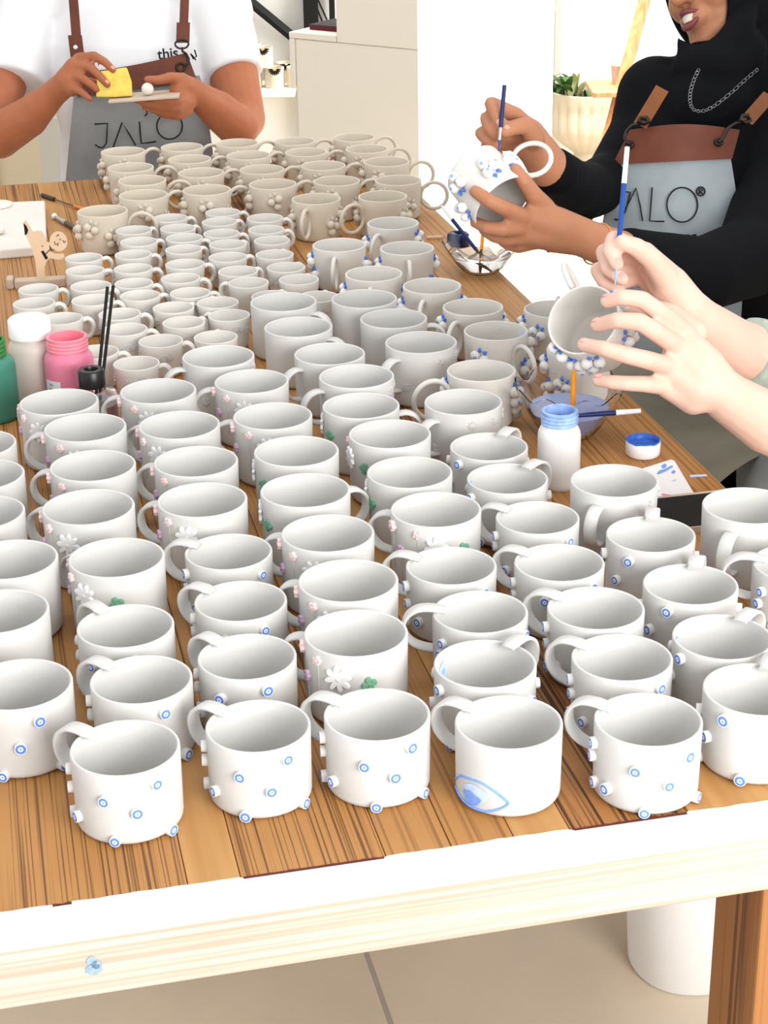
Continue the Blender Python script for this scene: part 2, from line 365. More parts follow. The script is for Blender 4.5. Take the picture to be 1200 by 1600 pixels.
def radial(prefix, n, r, w, th, m, hub):           # petals of a flower in the xy plane, z outward
    p = MB(); k = 10; out = []
    vs = [(0, 0, th*.6)]; 
    for i in range(k):
        t = 2*PI*i/k; vs.append((r*.55+r*.46*math.cos(t), w*math.sin(t), th*.35))
    for i in range(k):
        t = 2*PI*i/k; vs.append((r*.55+r*.40*math.cos(t), w*.75*math.sin(t), th))
    for i in range(k):
        t = 2*PI*i/k; vs.append((r*.55+r*.46*math.cos(t), w*math.sin(t), -.001))
    fs = [(1+i, 1+(i+1) % k, 1+k+(i+1) % k, 1+k+i) for i in range(k)]+[tuple(1+k+i for i in range(k))]+[(1+i, 1+2*k+i, 1+2*k+(i+1) % k, 1+(i+1) % k) for i in range(k)]
    p.v = []; p.add(vs[1:], [tuple(i-1 for i in f) for f in fs]); ME[prefix+'_petal'] = p.mesh(prefix+'_petal', m)
    ME[prefix+'_hub'] = MB().lathe([(hub, -.001), (hub, th*.6), (hub*.6, th*1.1), (0, th*1.25)], 10).mesh(prefix+'_hub', m)
    return n
FL = dict(daisy=radial('daisy', 8, .0135, .0030, .0025, 'petal_white', .0035), snow=radial('snow', 8, .0062, .0013, .0014, 'clay', .0016),
          bud=radial('bud', 5, .0052, .0022, .0030, 'pink', .0026), plum=radial('plum', 5, .0058, .0026, .0030, 'purple', .0026), clover=radial('clover', 4, .0075, .0034, .0024, 'green', .0025))
ME['stem'] = MB().tube([(0, 0, .0004), (0, -.045, .0004)], .0006, 6).mesh('stem', 'clay')
def leafmesh(name, m, L=.011, w=.0035):
    p = MB(); vs = [(0, 0, 0)]; N = 6
    for i in range(1, N):
        t = i/N; h = w*math.sin(PI*t**.8); vs += [(-h, L*t, .0022*math.sin(PI*t)), (0, L*t, .0036*math.sin(PI*t)+.0006), (h, L*t, .0022*math.sin(PI*t)), (0, L*t, -.001)]
    vs.append((0, L, .0008)); fs = []
    for i in range(N-2):
        a = 1+4*i; b = a+4
        for q in range(4): fs.append((a+q, a+(q+1) % 4, b+(q+1) % 4, b+q))
    for q in range(4): fs.append((0, 1+(q+1) % 4, 1+q)); fs.append((len(vs)-1, 1+4*(N-2)+q, 1+4*(N-2)+(q+1) % 4))
    p.add(vs, fs); return p.mesh(name, m)
ME['leaf'] = leafmesh('leaf', 'clay_warm'); ME['leaf_blue'] = leafmesh('leaf_blue', 'blue', .0085, .0030)
ME['berry'] = MB().ball((0, 0, 0), .0075, 14, 9).mesh('berry', 'clay_warm')
m = MATS['eye_print'].copy(); m.name = 'berry_print'; MATS['berry_print'] = m          # white berry with one blue dot at its pole
r = [x for x in m.node_tree.nodes if x.type == 'VALTORGB'][0].color_ramp
while len(r.elements) > 2: r.elements.remove(r.elements[-1])
r.elements[0].color = (*lin((130, 170, 236)), 1); r.elements[1].position = .5; r.elements[1].color = (*lin((226, 224, 220)), 1)
ME['berry_blue'] = MB().ball((0, 0, 0), .0074, 14, 9).mesh('berry_blue', 'berry_print')

def on_wall(az, z, R, out=0.0, spin=0.0):           # frame on a round wall: z outward, y up
    a = math.radians(az); n = Vector((math.cos(a), math.sin(a), 0)); x = Vector((-math.sin(a), math.cos(a), 0)); y = Vector((0, 0, 1))
    if spin: x, y = x*math.cos(spin)+y*math.sin(spin), y*math.cos(spin)-x*math.sin(spin)
    return frame(x, y, n, n*(R+out)+Vector((0, 0, z)))
def rad_at(R, Rb, H, z): return Rb+(R-Rb)*max(0, min(1, z/H))
def flower(kind, name, root, az, z, R, spin=0.0, scale=1.0):
    h = obj(name, ME[kind+'_hub'], root, mtx=on_wall(az, z, R, .0002, spin) @ Matrix.Scale(scale, 4))
    for k in range(FL[kind]): obj('petal', ME[kind+'_petal'], h, rot=(0, 0, 2*PI*k/FL[kind]))
    return h
def cluster(root, az, z, R, blue=False, flip=1, n=3):
    s = .0072
    spots = [(-s*1.02, .000, .0040), (s*1.02, .0005, .0040), (0, -.0122, .0042), (0, .001, .0095)]
    for k in range(n):
        x, y, o = spots[k]
        f = on_wall(az, z, R, 0, .35*flip) @ Matrix.Translation((x, y, o)); obj('berry', ME['berry_blue' if blue else 'berry'], root, mtx=f @ Matrix.Rotation(.5*flip*(k-1), 4, 'Y'))
    for k in (-1, 1):
        f = on_wall(az, z, R, .0006, .35*flip) @ Matrix.Translation((k*.0025, .0062, 0)) @ Matrix.Rotation(-k*.42, 4, 'Z'); obj('leaf', ME['leaf_blue' if blue else 'leaf'], root, mtx=f)
def place(cx, cy, w, R, H, lo=.94, hi=1.08):
    s = 1.0
    for _ in range(3):
        P = onz(cx, cy, TT+H*s); k = (P-CAM).dot(FWD); s = max(lo, min(hi, w/2*k/F_PX/R))
    P = onz(cx, cy, TT+H*s); return Vector((P.x, P.y, TT)), s
EYE_PAT = [(40, .051), (40, .036), (42, .014), (68, .020), (104, .047), (137, .032), (115, .0056), (157, .057), (178, .0056), (-85, .045), (-60, .024), (-38, .045)]
def eye_mug(cx, cy, w, h, label, beads=True, inner=None):
    P, s = place(cx, cy, w, ER, EH)
    t = thing('eye_bead_mug' if beads else 'painted_eye_mug', label, 'mug', P, math.radians(h), 'white strap handle mugs with blue eye beads' if beads else None, s)
    obj('body', ME['eye_body'], t, rot=(0, 0, random.random()*6)); obj('handle', ME['eye_handle'], t)
    if beads:
        for a, z in EYE_PAT:
            a += random.uniform(-4, 4); z = max(.0056, z+random.uniform(-.002, .002)); obj('eye_bead', ME['bead'], t, mtx=on_wall(a, z, rad_at(ER, .0452, EH, z)) @ Matrix.Scale(random.uniform(.92, 1.06), 4))
    if inner is not None:
        az = inner-h; a = math.radians(az)
        f = on_wall(az+180, .052, 0); f.translation = Vector((math.cos(a)*(ER-.0038), math.sin(a)*(ER-.0038), .052)); obj('painted_eye', ME['inner_eye'], t, mtx=f)
    return t
mat('blue_wash', (190, 212, 246), .7, .08, 200)
ie = MB().prism([(.0072*math.cos(k*PI/10), .0080*math.sin(k*PI/10)) for k in range(20)], 0, .0002).prism([(.0026*math.cos(k*PI/6), -.002+.003*math.sin(k*PI/6)) for k in range(12)], .0002, .0004, 1)
ME['inner_eye'] = ie.mesh('inner_eye', ['blue_wash', 'blue_pale'], False)
EYES = [
 (195, 1167, 172, 148, 'white eye bead mug at the front left corner, nearest to the camera'),
 (403, 1133, 165, 146, 'white eye bead mug second from left in the front row'),
 (589, 1115, 167, 150, 'white eye bead mug in the front row, just left of the painted eye mug'),
 (1013, 1123, 169, 150, 'white eye bead mug in the front row, right of the painted eye mug'),
 (1184, 1076, 170, 78, 'white eye bead mug cut off by the right edge, front row, clean front'),
 (29, 1068, 168, 140, 'white eye bead mug cut off by the left edge in the front row'),
 (220.5, 1060.5, 160, 145, 'white eye bead mug directly behind the front left corner mug'),
 (386, 1025, 155, 138, 'white eye bead mug directly behind the second front mug'),
 (758, 1036, 161, 50, 'white eye bead mug behind the painted eye mug, handle to the right', 150),
 (972, 1026, 158, 148, 'white eye bead mug in the second row, behind the mug right of the painted eye'),
 (1129, 994, 156, 52, 'white eye bead mug at the right edge, pale blue eye painted inside', 155),
 (196, 977, 152, 132, 'white eye bead mug, third from the front in the left column of eye mugs'),
 (376, 938, 145, 148, 'white eye bead mug, third from the front in the second eye mug column'),
 (750, 955, 150, 176, 'white eye bead mug with a bead on its right rim, third row, middle'),
 (931, 949, 152, 148, 'white eye bead mug, third from the front, right of the bead rimmed middle mug'),
 (1079, 912, 148, 74, 'white eye bead mug with back handle, fourth from the front on the right side'),
 (1017, 834, 139, 80, 'white eye bead mug with back handle, just before the black tray'),
 (1250, 880, 146, 166, 'white eye bead mug mostly cut off by the right edge, below the tall mug'),
 (874, 878, 141, 148, 'white eye bead mug, fourth from the front, left of the back handled mugs'),
 (840, 808, 131, 150, 'white eye bead mug in front of the blue paint bottle'),
 (793, 747, 127, 48, 'white eye bead mug touching the blue paint bottle, eye painted inside', 160),
 (764, 697, 122, 60, 'white eye bead mug farthest back of its kind, eye painted inside', 165),
 (357, 861, 137, 160, 'white eye bead mug farthest back in the second eye mug column'),
 (705, 883, 142, 155, 'white eye bead mug in front of the pink bud mug with green clover, mid right'),
]
for e in EYES: eye_mug(*e[:5], inner=e[5] if len(e) > 5 else None)
pm = eye_mug(795, 1127, 169, 146, 'white mug in the front row with one large blue eye painted on it', False)
mat('brush_blue', (120, 160, 232), .7, .12, 250)
def wallpt(az, z, r): a = math.radians(az-146); return Vector((math.cos(a)*r, math.sin(a)*r, z))
ol = [(-173, .0165), (-158, .0265), (-142, .0309), (-125, .0325), (-111, .0286), (-100, .0221), (-94, .0163), (-103, .0105), (-116, .0062), (-128, .0046), (-142, .0046), (-160, .0068), (-172, .0095)]
ol = smooth_path([(a, z, 0) for a, z in ol], 4)
obj('painted_outline', MB().tube([wallpt(p.x, p.y, .0456) for p in ol], .0012, 6).mesh('painted_outline', 'brush_blue'), pm)
def patch(name, c, ra, rz, m, wob=0, r=.0459):
    e = MB(); n = 22; vs = [wallpt(c[0], c[1], r+.0004)]
    for q in (.5, 1):
        for k in range(n):
            t = 2*PI*k/n; f = q*(1+wob*math.sin(5*t)*.5+wob*math.sin(3*t+1)*.5); vs.append(wallpt(c[0]+ra*f*math.cos(t), max(.003, c[1]+rz*f*math.sin(t)), r+.0004))
    fs = [(0, 1+k, 1+(k+1) % n) for k in range(n)]+[(1+k, 1+n+k, 1+n+(k+1) % n, 1+(k+1) % n) for k in range(n)]
    e.add(vs, fs); return obj(name, e.mesh(name, m), pm)
patch('painted_iris_wash', (-131, .0195), 16, .0085, 'blue_wash', .12); patch('painted_iris', (-137, .0135), 12, .0068, 'brush_blue', .2, .0462)

DEC = [('daisy', 'daisy', 92, .056, 1), ('clover', 'clover', 127, .051, 1), ('bud', 'pink_bud', 65, .0695, 1), ('plum', 'purple_flower', 37, .046, 1), ('bud', 'pink_bud', 22, .069, 1.3)]
def daisy_mug(cx, cy, w, h, label, deco=True, dh=0):
    P, s = place(cx, cy, w, DR, DH)
    t = thing('daisy_mug' if deco else 'strap_handle_mug', label, 'mug', P, math.radians(h), 'strap handle mugs with raised flowers' if deco else 'plain tall strap handle mugs', s)
    obj('body', ME['tall_body'], t, rot=(0, 0, random.random()*6)); obj('handle', ME['strap_handle'], t)
    if deco == 1:
        for kind, nm, a, z, k in DEC:
            a = a+dh+random.uniform(-4, 4); flower(kind, nm, t, a, z, rad_at(DR, .0478, DH, z), random.uniform(-.4, .4), k)
            if kind in ('bud', 'plum'): obj('stem', ME['stem'], t, mtx=on_wall(a, z-.003, rad_at(DR, .0478, DH, z)-.0006))
    elif deco == 2:
        for a, z in ((dh, .0655), (dh+38, .066), (dh+75, .0655), (dh-60, .03)):
            flower('snow', 'raised_flower', t, a, z, rad_at(DR, .0478, DH, z), random.random())
    return t
DAISY = [
 (92, 627, 123, 140, 'flower mug farthest back in the left flower column, below the white paint bottle', 1, 15),
 (133, 667, 128, 172, 'flower mug second from the back in the left flower column', 1, 0),
 (145, 726.5, 134, 168, 'flower mug third from the back in the left flower column', 1, 0),
 (138, 791, 144, 158, 'flower mug fourth from the back in the left flower column, daisy below its rim', 1, 0),
 (182, 870, 150, 145, 'flower mug nearest in the left flower column, daisy and green clover in front', 1, 0),
 (247, 610, 119, 170, 'flower mug just in front of the black capped bottle, first of the second flower column', 1, 0),
 (280, 663, 127, 172, 'flower mug second from the back in the second flower column', 1, 0),
 (306, 720, 132, 168, 'flower mug third from the back in the second flower column', 1, 0),
 (316, 780, 141, 162, 'flower mug nearest in the second flower column, white daisy by a handle', 1, 0),
 (393, 595, 116, 178, 'flower mug farthest back in the third flower column, pink buds at left', 1, -8),
 (426, 649, 124, 172, 'flower mug with daisy and pink bud, second in the third flower column', 1, 0),
 (463, 704, 133, 60, 'flower mug with green clover on its left side, third in the third flower column', 1, 30),
 (477, 765, 141, 30, 'flower mug with handle to the right and clover at left, fourth in its column', 1, 60),
 (512, 832, 146, 168, 'flower mug with handle at left, fifth in the third flower column', 1, 0),
 (544, 906, 157, 166, 'flower mug second from the front in the third flower column', 1, 0),
 (556, 988, 163, 164, 'flower mug nearest the camera, white daisy and green clover behind the front row', 1, 0),
 (564, 633, 121, 4, 'flower mug with a big curled handle at right, farthest back of the fourth column', 1, 84),
 (609, 677, 129, 62, 'flower mug with green clover at left, between two handles in the fourth column', 1, 30),
 (640, 737, 134, 85, 'flower mug with white daisy on its left edge, third in the fourth column', 1, 2),
 (681, 795, 142, 160, 'flower mug with pink bud, daisy and clover, nearest in the fourth column', 1, 18),
 (724, 627, 122, 222, 'tall mug with tiny raised snowflake flower and handle toward the left front', 2, 59),
 (960, 750, 137, 243, 'tall mug beside the blue paint bottle with broad handle facing the camera', 2, 77),
 (1171, 789, 146, 240, 'tall mug right of the black tray, cut off by the right edge', 0, 0),
 (443, 471, 104, 334, 'plain tall mug with handle to the right, directly behind its twin', 0, 0),
 (466, 510, 107, 334, 'plain tall mug with handle to the right, directly in front of its twin', 0, 0),
 (569, 466, 103, 344, 'plain tall mug farthest right at the back, by the blue berry mugs', 0, 0),
 (615, 497, 105, 2, 'plain tall mug between the blue berry mugs and the curled handle mug', 0, 0),
 (658, 534, 113, 226, 'plain tall mug with a curled handle on its left front', 2, 78),
 (515, 552, 111, 215, 'plain tall mug with handle toward the left front, right of the twin mugs', 0, 0),
 (557, 587, 118, 205, 'tall mug with small raised flowers on its right side, handle at left', 2, 130),
 (341, 556, 113, 200, 'tall mug with handle at left behind the small cups, farthest left of its row', 2, 110),
 (-38, 693, 125, 190, 'plain mug at the left edge, farthest back of the cut off column', 0, 0),
 (-29, 741, 133, 190, 'plain mug at the left edge, second from the back of the cut off column', 0, 0),
 (-32, 800, 140, 190, 'plain mug at the left edge, third from the back of the cut off column', 0, 0),
 (15, 873, 150, 170, 'plain mug at the left edge, largest in view of the cut off column', 0, 0),
 (-3, 954, 158, 190, 'plain mug at the left edge, nearest of the cut off column', 0, 0),
]
for d in DAISY: daisy_mug(*d)

CUPS = dict(a=[(60, 451, 63, 10), (53, 473, 66, 10)],
 b=[(131, 402, 59, 15), (133, 422, 61, 15), (142, 446, 64, 15), (145, 468, 67, 15), (96, 497, 67, 15), (150, 549, 72, 5)],
 c=[(209, 359, 57, 40), (217, 377, 59, 25), (208, 397, 58, 10), (208, 419, 61, 10), (209, 442, 61, 10), (219, 461, 64, 10), (187, 490, 67, 10), (195, 514, 71, 5), (251, 532, 70, 5), (213, 567, 73, 0)],
 d=[(266, 340, 55, 20), (278, 356, 56, 40), (288, 371, 58, 20), (287, 389, 58, 20), (289, 412, 62, 15), (282, 434, 62, 5), (297, 457, 64, 15), (271, 480, 65, 20), (287, 503, 67, 30), (337, 526, 69, 90)],
 e=[(348, 331, 55, 15), (343, 346, 56, 30), (346, 364, 57, 10), (356, 381, 59, 50), (356, 401, 61, 10), (372, 423, 63, 40), (388, 441, 64, 165), (340, 472, 66, 125), (358, 492, 66, 150)],
 f=[(414, 340, 57, 5), (416, 358, 57, 5), (425, 375, 57, 60), (429, 397, 60, 70), (447, 417, 61, 60), (467, 436, 63, 70), (425, 462, 65, 70), (497, 463, 65, 75)])
NTH = ['first', 'second', 'third', 'fourth', 'fifth', 'sixth', 'seventh', 'eighth', 'ninth', 'tenth', 'eleventh', 'twelfth']
CN = dict(a='leftmost', b='second', c='third', d='fourth', e='fifth', f='rightmost')
for c, L in CUPS.items():
    for i, (cx, cy, w_, h) in enumerate(L):
        P, s = place(cx, cy, w_, CR, CH)
        t = thing('espresso_cup', 'small pale espresso cup, %s from the back in the %s column of small cups' % (NTH[i], CN[c]), 'cup', P, math.radians(h), 'small espresso cups', s)
        obj('body', ME['cup_body'], t, rot=(0, 0, random.random()*6)); obj('handle', ME['cup_handle'], t)
        for a in ((180, 150) if cy < 455 else (180, -100-h, -60-h, -80-h)):
            z = random.uniform(.028, .036) if cy > 455 else .03
            flower('snow', 'raised_flower', t, a+random.uniform(-12, 12), z, rad_at(CR, .0275, CH, z), random.random(), 1.0 if cy > 455 else .8)

def berry_mug(cx, cy, w, h, label, blue=False, pat=None, P=None, s=None, group=None):
    if P is None: P, s = place(cx, cy, w, BR, BH)
    t = thing('berry_mug', label, 'mug', P, math.radians(h), group, s)
    k = '2' if blue else ''
    obj('body', ME['berry_body'+k], t, rot=(0, 0, random.random()*6)); obj('handle', ME['ring_handle'+k], t)
    for i, (a, z) in enumerate(pat or [(-62, .036), (62, .036), (128, .046), (-150, .042)]):
        a += random.uniform(-5, 5); cluster(t, a, z, rad_at(BR, .0415, BH, z)-.0005, blue, 1 if i % 2 else -1)
    return t
BROW = [[(192, 236, 69, 22), (204, 261, 72, 20), (222, 281, 75, 20), (224, 304, 77, 18), (160, 329, 79, 12)],
        [(284, 229, 66, 22), (296, 248, 68, 20), (314, 269, 72, 20), (323, 296, 76, 18)],
        [(370, 223, 67, 22), (388, 242, 69, 20), (409, 264, 70, 20), (426, 287, 75, 18)],
        [(460, 220, 64, 22), (478, 237, 66, 20), (505, 258, 70, 20), (526, 282, 73, 18)],
        [(553, 214, 65, 18), (573, 232, 67, 16), (604, 252, 72, 14), (622, 281, 73, 0)]]
BC = ['leftmost', 'second', 'third', 'fourth', 'rightmost']
for c, L in enumerate(BROW):
    for i, (cx, cy, w_, h) in enumerate(L):
        lb = 'beige berry mug, %s from the back in the %s column at the far end' % (NTH[i], BC[c])
        if (cx, cy) == (160, 329): lb = 'beige berry mug standing alone at the left, beside the wooden figure'
        berry_mug(cx, cy, w_, h, lb, group='unpainted berry mugs', pat=[(-58, .030), (168, .047), (128, .030), (-120, .050)] if i < 4 else [(-62, .034), (-160, .044), (-108, .05)] )
berry_mug(494, 310, 77, 255, 'beige berry mug with its ring handle turned to the camera, left of two', group='unpainted berry mugs', pat=[(60, .030), (-62, .040), (92, .045), (180, .04)])
berry_mug(598, 306, 77, 217, 'beige berry mug with an open ring handle at its left front', group='unpainted berry mugs', pat=[(110, .040), (135, .03), (-40, .035)])
for cx, cy, w_, h, lb, pat in [
  (614, 348, 81, 246, 'berry mug with blue dots, farthest back of the painted ones', [(-58, .040), (92, .05), (110, .03)]),
  (530, 382, 84, 264, 'berry mug with two blue dotted clusters, leftmost of the painted ones', [(-80, .048), (-68, .024), (80, .040)]),
  (636, 387, 85, 272, 'berry mug with a blue leaf in front, beside the water bowl', [(-85, .045), (95, .045), (55, .018)]),
  (584, 427, 90, 265, 'berry mug with blue leaf at left, just behind the plain tall mugs', [(-80, .046), (90, .04)]),
  (675, 446, 92, 256, 'berry mug with blue leaf at left and one white berry at right', [(-76, .042), (95, .045)]),
  (739, 479, 95, 226, 'berry mug with ring handle at left, in front of the bare table patch', [(-50, .05), (130, .047)]),
  (775, 516, 101, 300, 'berry mug with a blue sprout in front and an eye painted inside', [(-64, .045), (36, .024), (72, .05)]),
  (752, 578, 108, 200, 'berry mug with three blue dotted berries at right, behind the snowflake mug', [(138, .046), (150, .024), (-20, .05)]),
  (866, 482, 95, 80, 'berry mug partly hidden behind the mug held by the pale hands', [(100, .050), (120, .020), (150, .045)]),
  (905, 545, 102, 80, 'berry mug standing under the held mug, behind the blue water bowl', [(100, .052), (118, .020), (150, .03)])]:
    t = berry_mug(cx, cy, w_, h, lb, True, pat, group='berry mugs painted with blue dots')
    if cx == 775:
        a = math.radians(20-h); f = on_wall(20-h+180, .058, 0); f.translation = Vector((math.cos(a)*(BR-.0042), math.sin(a)*(BR-.0042), .058)); obj('painted_eye', ME['inner_eye'], t, mtx=f)
# ------------------------------------------------------------------ props on the table
def base_at(px, py): return onz(px, py, TT)
def bottle(label, P, R, H, m_body, m_neck, m_in, neck=.74, lid=None, name='paint_bottle'):
    t = thing(name, label, 'bottle', P); hs = H*.66; rn = R*neck
    prof = [(0, 0), (R*.9, 0), (R*.98, .003), (R, .007), (R, hs), (R*.97, hs+.006), (R*.88, hs+.011), (rn, hs+.014)]
    obj('body', MB().lathe(prof+[(rn, hs+.016), (rn-.002, hs+.016), (rn-.002, hs-.01), (0, hs-.01)], 36).mesh('bottle_body', m_body), t)
    pr = [(rn-.0005, hs+.0135)]; z = hs+.0145; top = H
    k = 3
    for i in range(k):
        z0 = hs+.015+(top-hs-.020)*i/k; z1 = hs+.015+(top-hs-.020)*(i+1)/k
        pr += [(rn, z0), (rn+.0016, z0+(z1-z0)*.35), (rn+.0016, z0+(z1-z0)*.6), (rn, z1)]
    pr += [(rn+.001, top-.004), (rn+.001, top-.001), (rn-.001, top), (rn-.003, top-.001), (rn-.0035, hs+.01)]
    nk = obj('neck', MB().lathe(pr, 36).mesh('bottle_neck', m_neck), t)
    if lid:
        rl = R*.9
        obj('lid', MB().lathe([(rl-.002, hs+.017), (rl, hs+.018), (rl, top+.003), (rl-.003, top+.006), (0, top+.006)], 40, wob=lambda a, z: .006*math.cos(40*a)).mesh('lid', lid), t)
    else:
        obj('paint', MB().lathe([(rn-.0036, hs+.0102), (rn-.0036, hs+.016), (rn*.5, hs+.0145), (0, hs+.014)], 28).mesh('paint', m_in), t)
    return t
mat('green_plastic', (66, 128, 110), .35, .1, 18); mat('green_paint', (58, 122, 62), .5, .15, 120)
mat('white_plastic', (226, 225, 224), .35, .02, 20); mat('milky', (206, 196, 188), .4, .04, 14)
mat('pink_plastic', (222, 128, 156), .4, .05, 20); mat('pink_neck', (240, 140, 158), .5, .06, 60); mat('red_paint', (190, 10, 58), .35, .1, 60)
mat('bright_white', (240, 240, 240), .5); mat('blue_paint', (52, 100, 190), .4, .2, 90); mat('blue_neck', (150, 180, 232), .5, .3, 90)
bottle('green paint bottle with open threaded neck, cut off by the left edge', base_at(-6, 652), .0335, .112, 'green_plastic', 'green_paint', 'green_paint', .66)
bottle('white paint bottle with closed white lid between green and pink bottles', base_at(57, 622), .0320, .112, 'milky', 'white_plastic', 'white_plastic', .8, 'bright_white')
pk = bottle('open pink paint bottle with red paint inside', base_at(114, 634), .0335, .102, 'pink_plastic', 'pink_neck', 'red_paint', .80)
e = MB(); vs = []; fs = []
for i in range(9):
    a = math.radians(-152+i*6); vs += [(.0339*math.cos(a), .0339*math.sin(a), .008), (.0339*math.cos(a), .0339*math.sin(a), .046)]
for i in range(8): fs.append((2*i, 2*i+2, 2*i+3, 2*i+1))
e.add(vs, fs); mat('paper_label', (222, 224, 230), .6); obj('label_sticker', e.mesh('label_sticker', 'paper_label'), pk)
mat('ink', (40, 46, 84), .6); e = MB()
for j, (zz, kind) in enumerate([(.040, 0), (.033, 1), (.026, 2), (.019, 0), (.012, 1)]):
    for q in range(3):
        a = math.radians(-126-q*5); c = Vector((.0342*math.cos(a), .0342*math.sin(a), zz)); tx = Vector((-math.sin(a), math.cos(a), 0))
        if kind == 0: e.tube([c-tx*.001+Vector((0, 0, .0018)), c+tx*.001, c-tx*.001-Vector((0, 0, .0018))], .0003, 4)
        elif kind == 1: e.tube([c+tx*.0012*math.cos(v)+Vector((0, 0, .0018*math.sin(v))) for v in [PI*2*h/8 for h in range(8)]], .0003, 4, True)
        else: e.tube([c-Vector((0, 0, .0018)), c+Vector((0, 0, .0018))], .0003, 4)
obj('label_print', e.mesh('label_print', 'ink'), pk)
bp_ = bottle('open blue paint bottle with white body and blue stained neck', base_at(872, 757), .0262, .098, 'white_plastic', 'blue_neck', 'blue_paint', .80)
# reed bottle: clear glass with black collar and two black sticks
mat('clear_glass', (255, 255, 255), .03, trans=1, ior=1.45, spec=.5); mat('black_plastic', (22, 22, 24), .35, spec=.5); mat('black_matte', (14, 14, 15), .6)
mat('rose_liquid', (186, 160, 160), .1, trans=.6, ior=1.33)
P = base_at(150, 668); t = thing('reed_bottle', 'squat glass bottle with black collar holding two black sticks', 'bottle', P)
obj('glass', MB().lathe([(0, 0), (.031, 0), (.034, .003), (.034, .042), (.030, .052), (.018, .056), (.0165, .062), (.0145, .062), (.0155, .055), (.028, .050), (.0315, .041), (.0315, .005), (0, .004)], 36).mesh('reed_glass', 'clear_glass'), t)
obj('liquid', MB().lathe([(0, .0045), (.0312, .0052), (.0312, .036), (0, .036)], 32).mesh('reed_liquid', 'rose_liquid'), t)
obj('collar', MB().lathe([(.0148, .060), (.0172, .059), (.0176, .061), (.0176, .081), (.0160, .083), (.0095, .083), (.0085, .080), (.0085, .058)], 36).mesh('collar', 'black_plastic'), t)
kk = (P-CAM).dot(FWD)
for (x1, y1, dx) in ((168, 448, -.002), (177, 446, .003)):
    top = dep(x1, y1, kk-.012)-P; obj('stick', MB().tube([(dx, .002, .010), top], .0022, 8).mesh('stick', 'black_matte'), t)
# wooden cut-out figure on a base
mat('ply', (218, 190, 160), .6, .05, 40); mat('ply_grey', (196, 178, 160), .7, .08, 30)
P = base_at(56, 447); kk = (P-CAM).dot(FWD); t = thing('wooden_figure', 'small plywood figure bending over on a grey wooden base', 'figure', P, math.radians(8))
sxp = kk/F_PX
def loc2(pts, y0=447, x0=56): return [((x-x0)*sxp, (y0-y)*sxp/.955) for x, y in pts]
obj('base', MB().bbox(-.034, .050, -.012, .012, 0, .013, .001).mesh('base', 'ply_grey', False), t); obj('base_end', MB().bbox(-.047, -.036, -.013, .013, 0, .018, .002).mesh('base_end', 'ply_grey', False), t)
obj('base_tongue', MB().box(-.037, -.033, -.008, .008, .002, .007).mesh('base_tongue', 'ply_grey', False), t)
def upright(name, pts, y0, y1, m, par=t):
    e = MB().prism(loc2(pts), y0, y1); e.v = [(x, z, y) for x, y, z in e.v]; return obj(name, e.mesh(name, m, False), par)
bodyp = upright('figure_body', [(59, 437), (59, 410), (56, 390), (49, 370), (46, 352), (50, 346), (55, 355), (60, 365), (66, 363), (73, 364), (77, 372), (79, 381), (86, 383), (86, 391), (81, 394), (90, 399), (103, 400), (105, 408), (92, 408), (82, 405), (76, 410), (72, 419), (72, 437)], -.002, .002, 'ply')
upright('head', [(97+13.5*math.cos(k*PI/12), 381+14.5*math.sin(k*PI/12)) for k in range(24)], -.0024, .0024, 'ply')
upright('shoe', [(47, 369), (47, 350), (51, 355), (53, 361), (51, 366)], -.0026, .0026, 'black_matte'); upright('bow_tie', [(69, 394), (73, 393), (79, 405), (75, 407)], -.0026, .0026, 'black_matte')
for pts in ([(75, 399), (84, 391), (83, 386), (86, 393), (90, 392)], [(91, 380), (92, 385), (97, 383), (95, 387)], [(104, 379), (106, 383), (108, 380)], [(95, 372), (99, 370)], [(99, 377), (101, 378)], [(72, 385), (72, 387)]):
    e = MB().tube([(x, -.0028, z) for x, z in loc2(pts)], .0007, 5); obj('drawn_line', e.mesh('drawn_line', 'black_matte'), t)
# plaster slab with a disc and a lump on it
mat('plaster', (222, 217, 208), .8, .03, 20)
c4 = [onz(-150, 322, TT+.018), onz(70, 313, TT+.018), onz(73, 384, TT+.018), onz(-150, 402, TT+.018)]
t = thing('plaster_slab', 'thick white plaster slab at the left edge of the table', 'slab', (c4[2].x, c4[2].y, TT))
e = MB().prism([((p-c4[2]).x, (p-c4[2]).y) for p in reversed(c4)], 0, .018); bm = bmesh.new(); me = e.mesh('slab', 'plaster', False); bm.from_mesh(me)
bmesh.ops.bevel(bm, geom=bm.edges[:], offset=.003, segments=2, profile=.5, affect='EDGES'); bm.to_mesh(me); bm.free(); obj('slab_body', me, t)
tag(obj('clay_disc', MB().lathe([(0, 0), (.030, 0), (.032, .002), (.031, .005), (.026, .006), (0, .0055)], 30).mesh('disc', 'plaster'), loc=onz(-6, 322, TT+.018)), 'flat round clay disc lying on the plaster slab', 'disc')
tag(obj('clay_lump', MB().ball((0, 0, .009), .013, 14, 9, sc3=(1.1, 1, .7)).mesh('lump', 'plaster'), loc=onz(-3, 366, TT+.018)), 'small pale lump of clay on the plaster slab', 'clay')
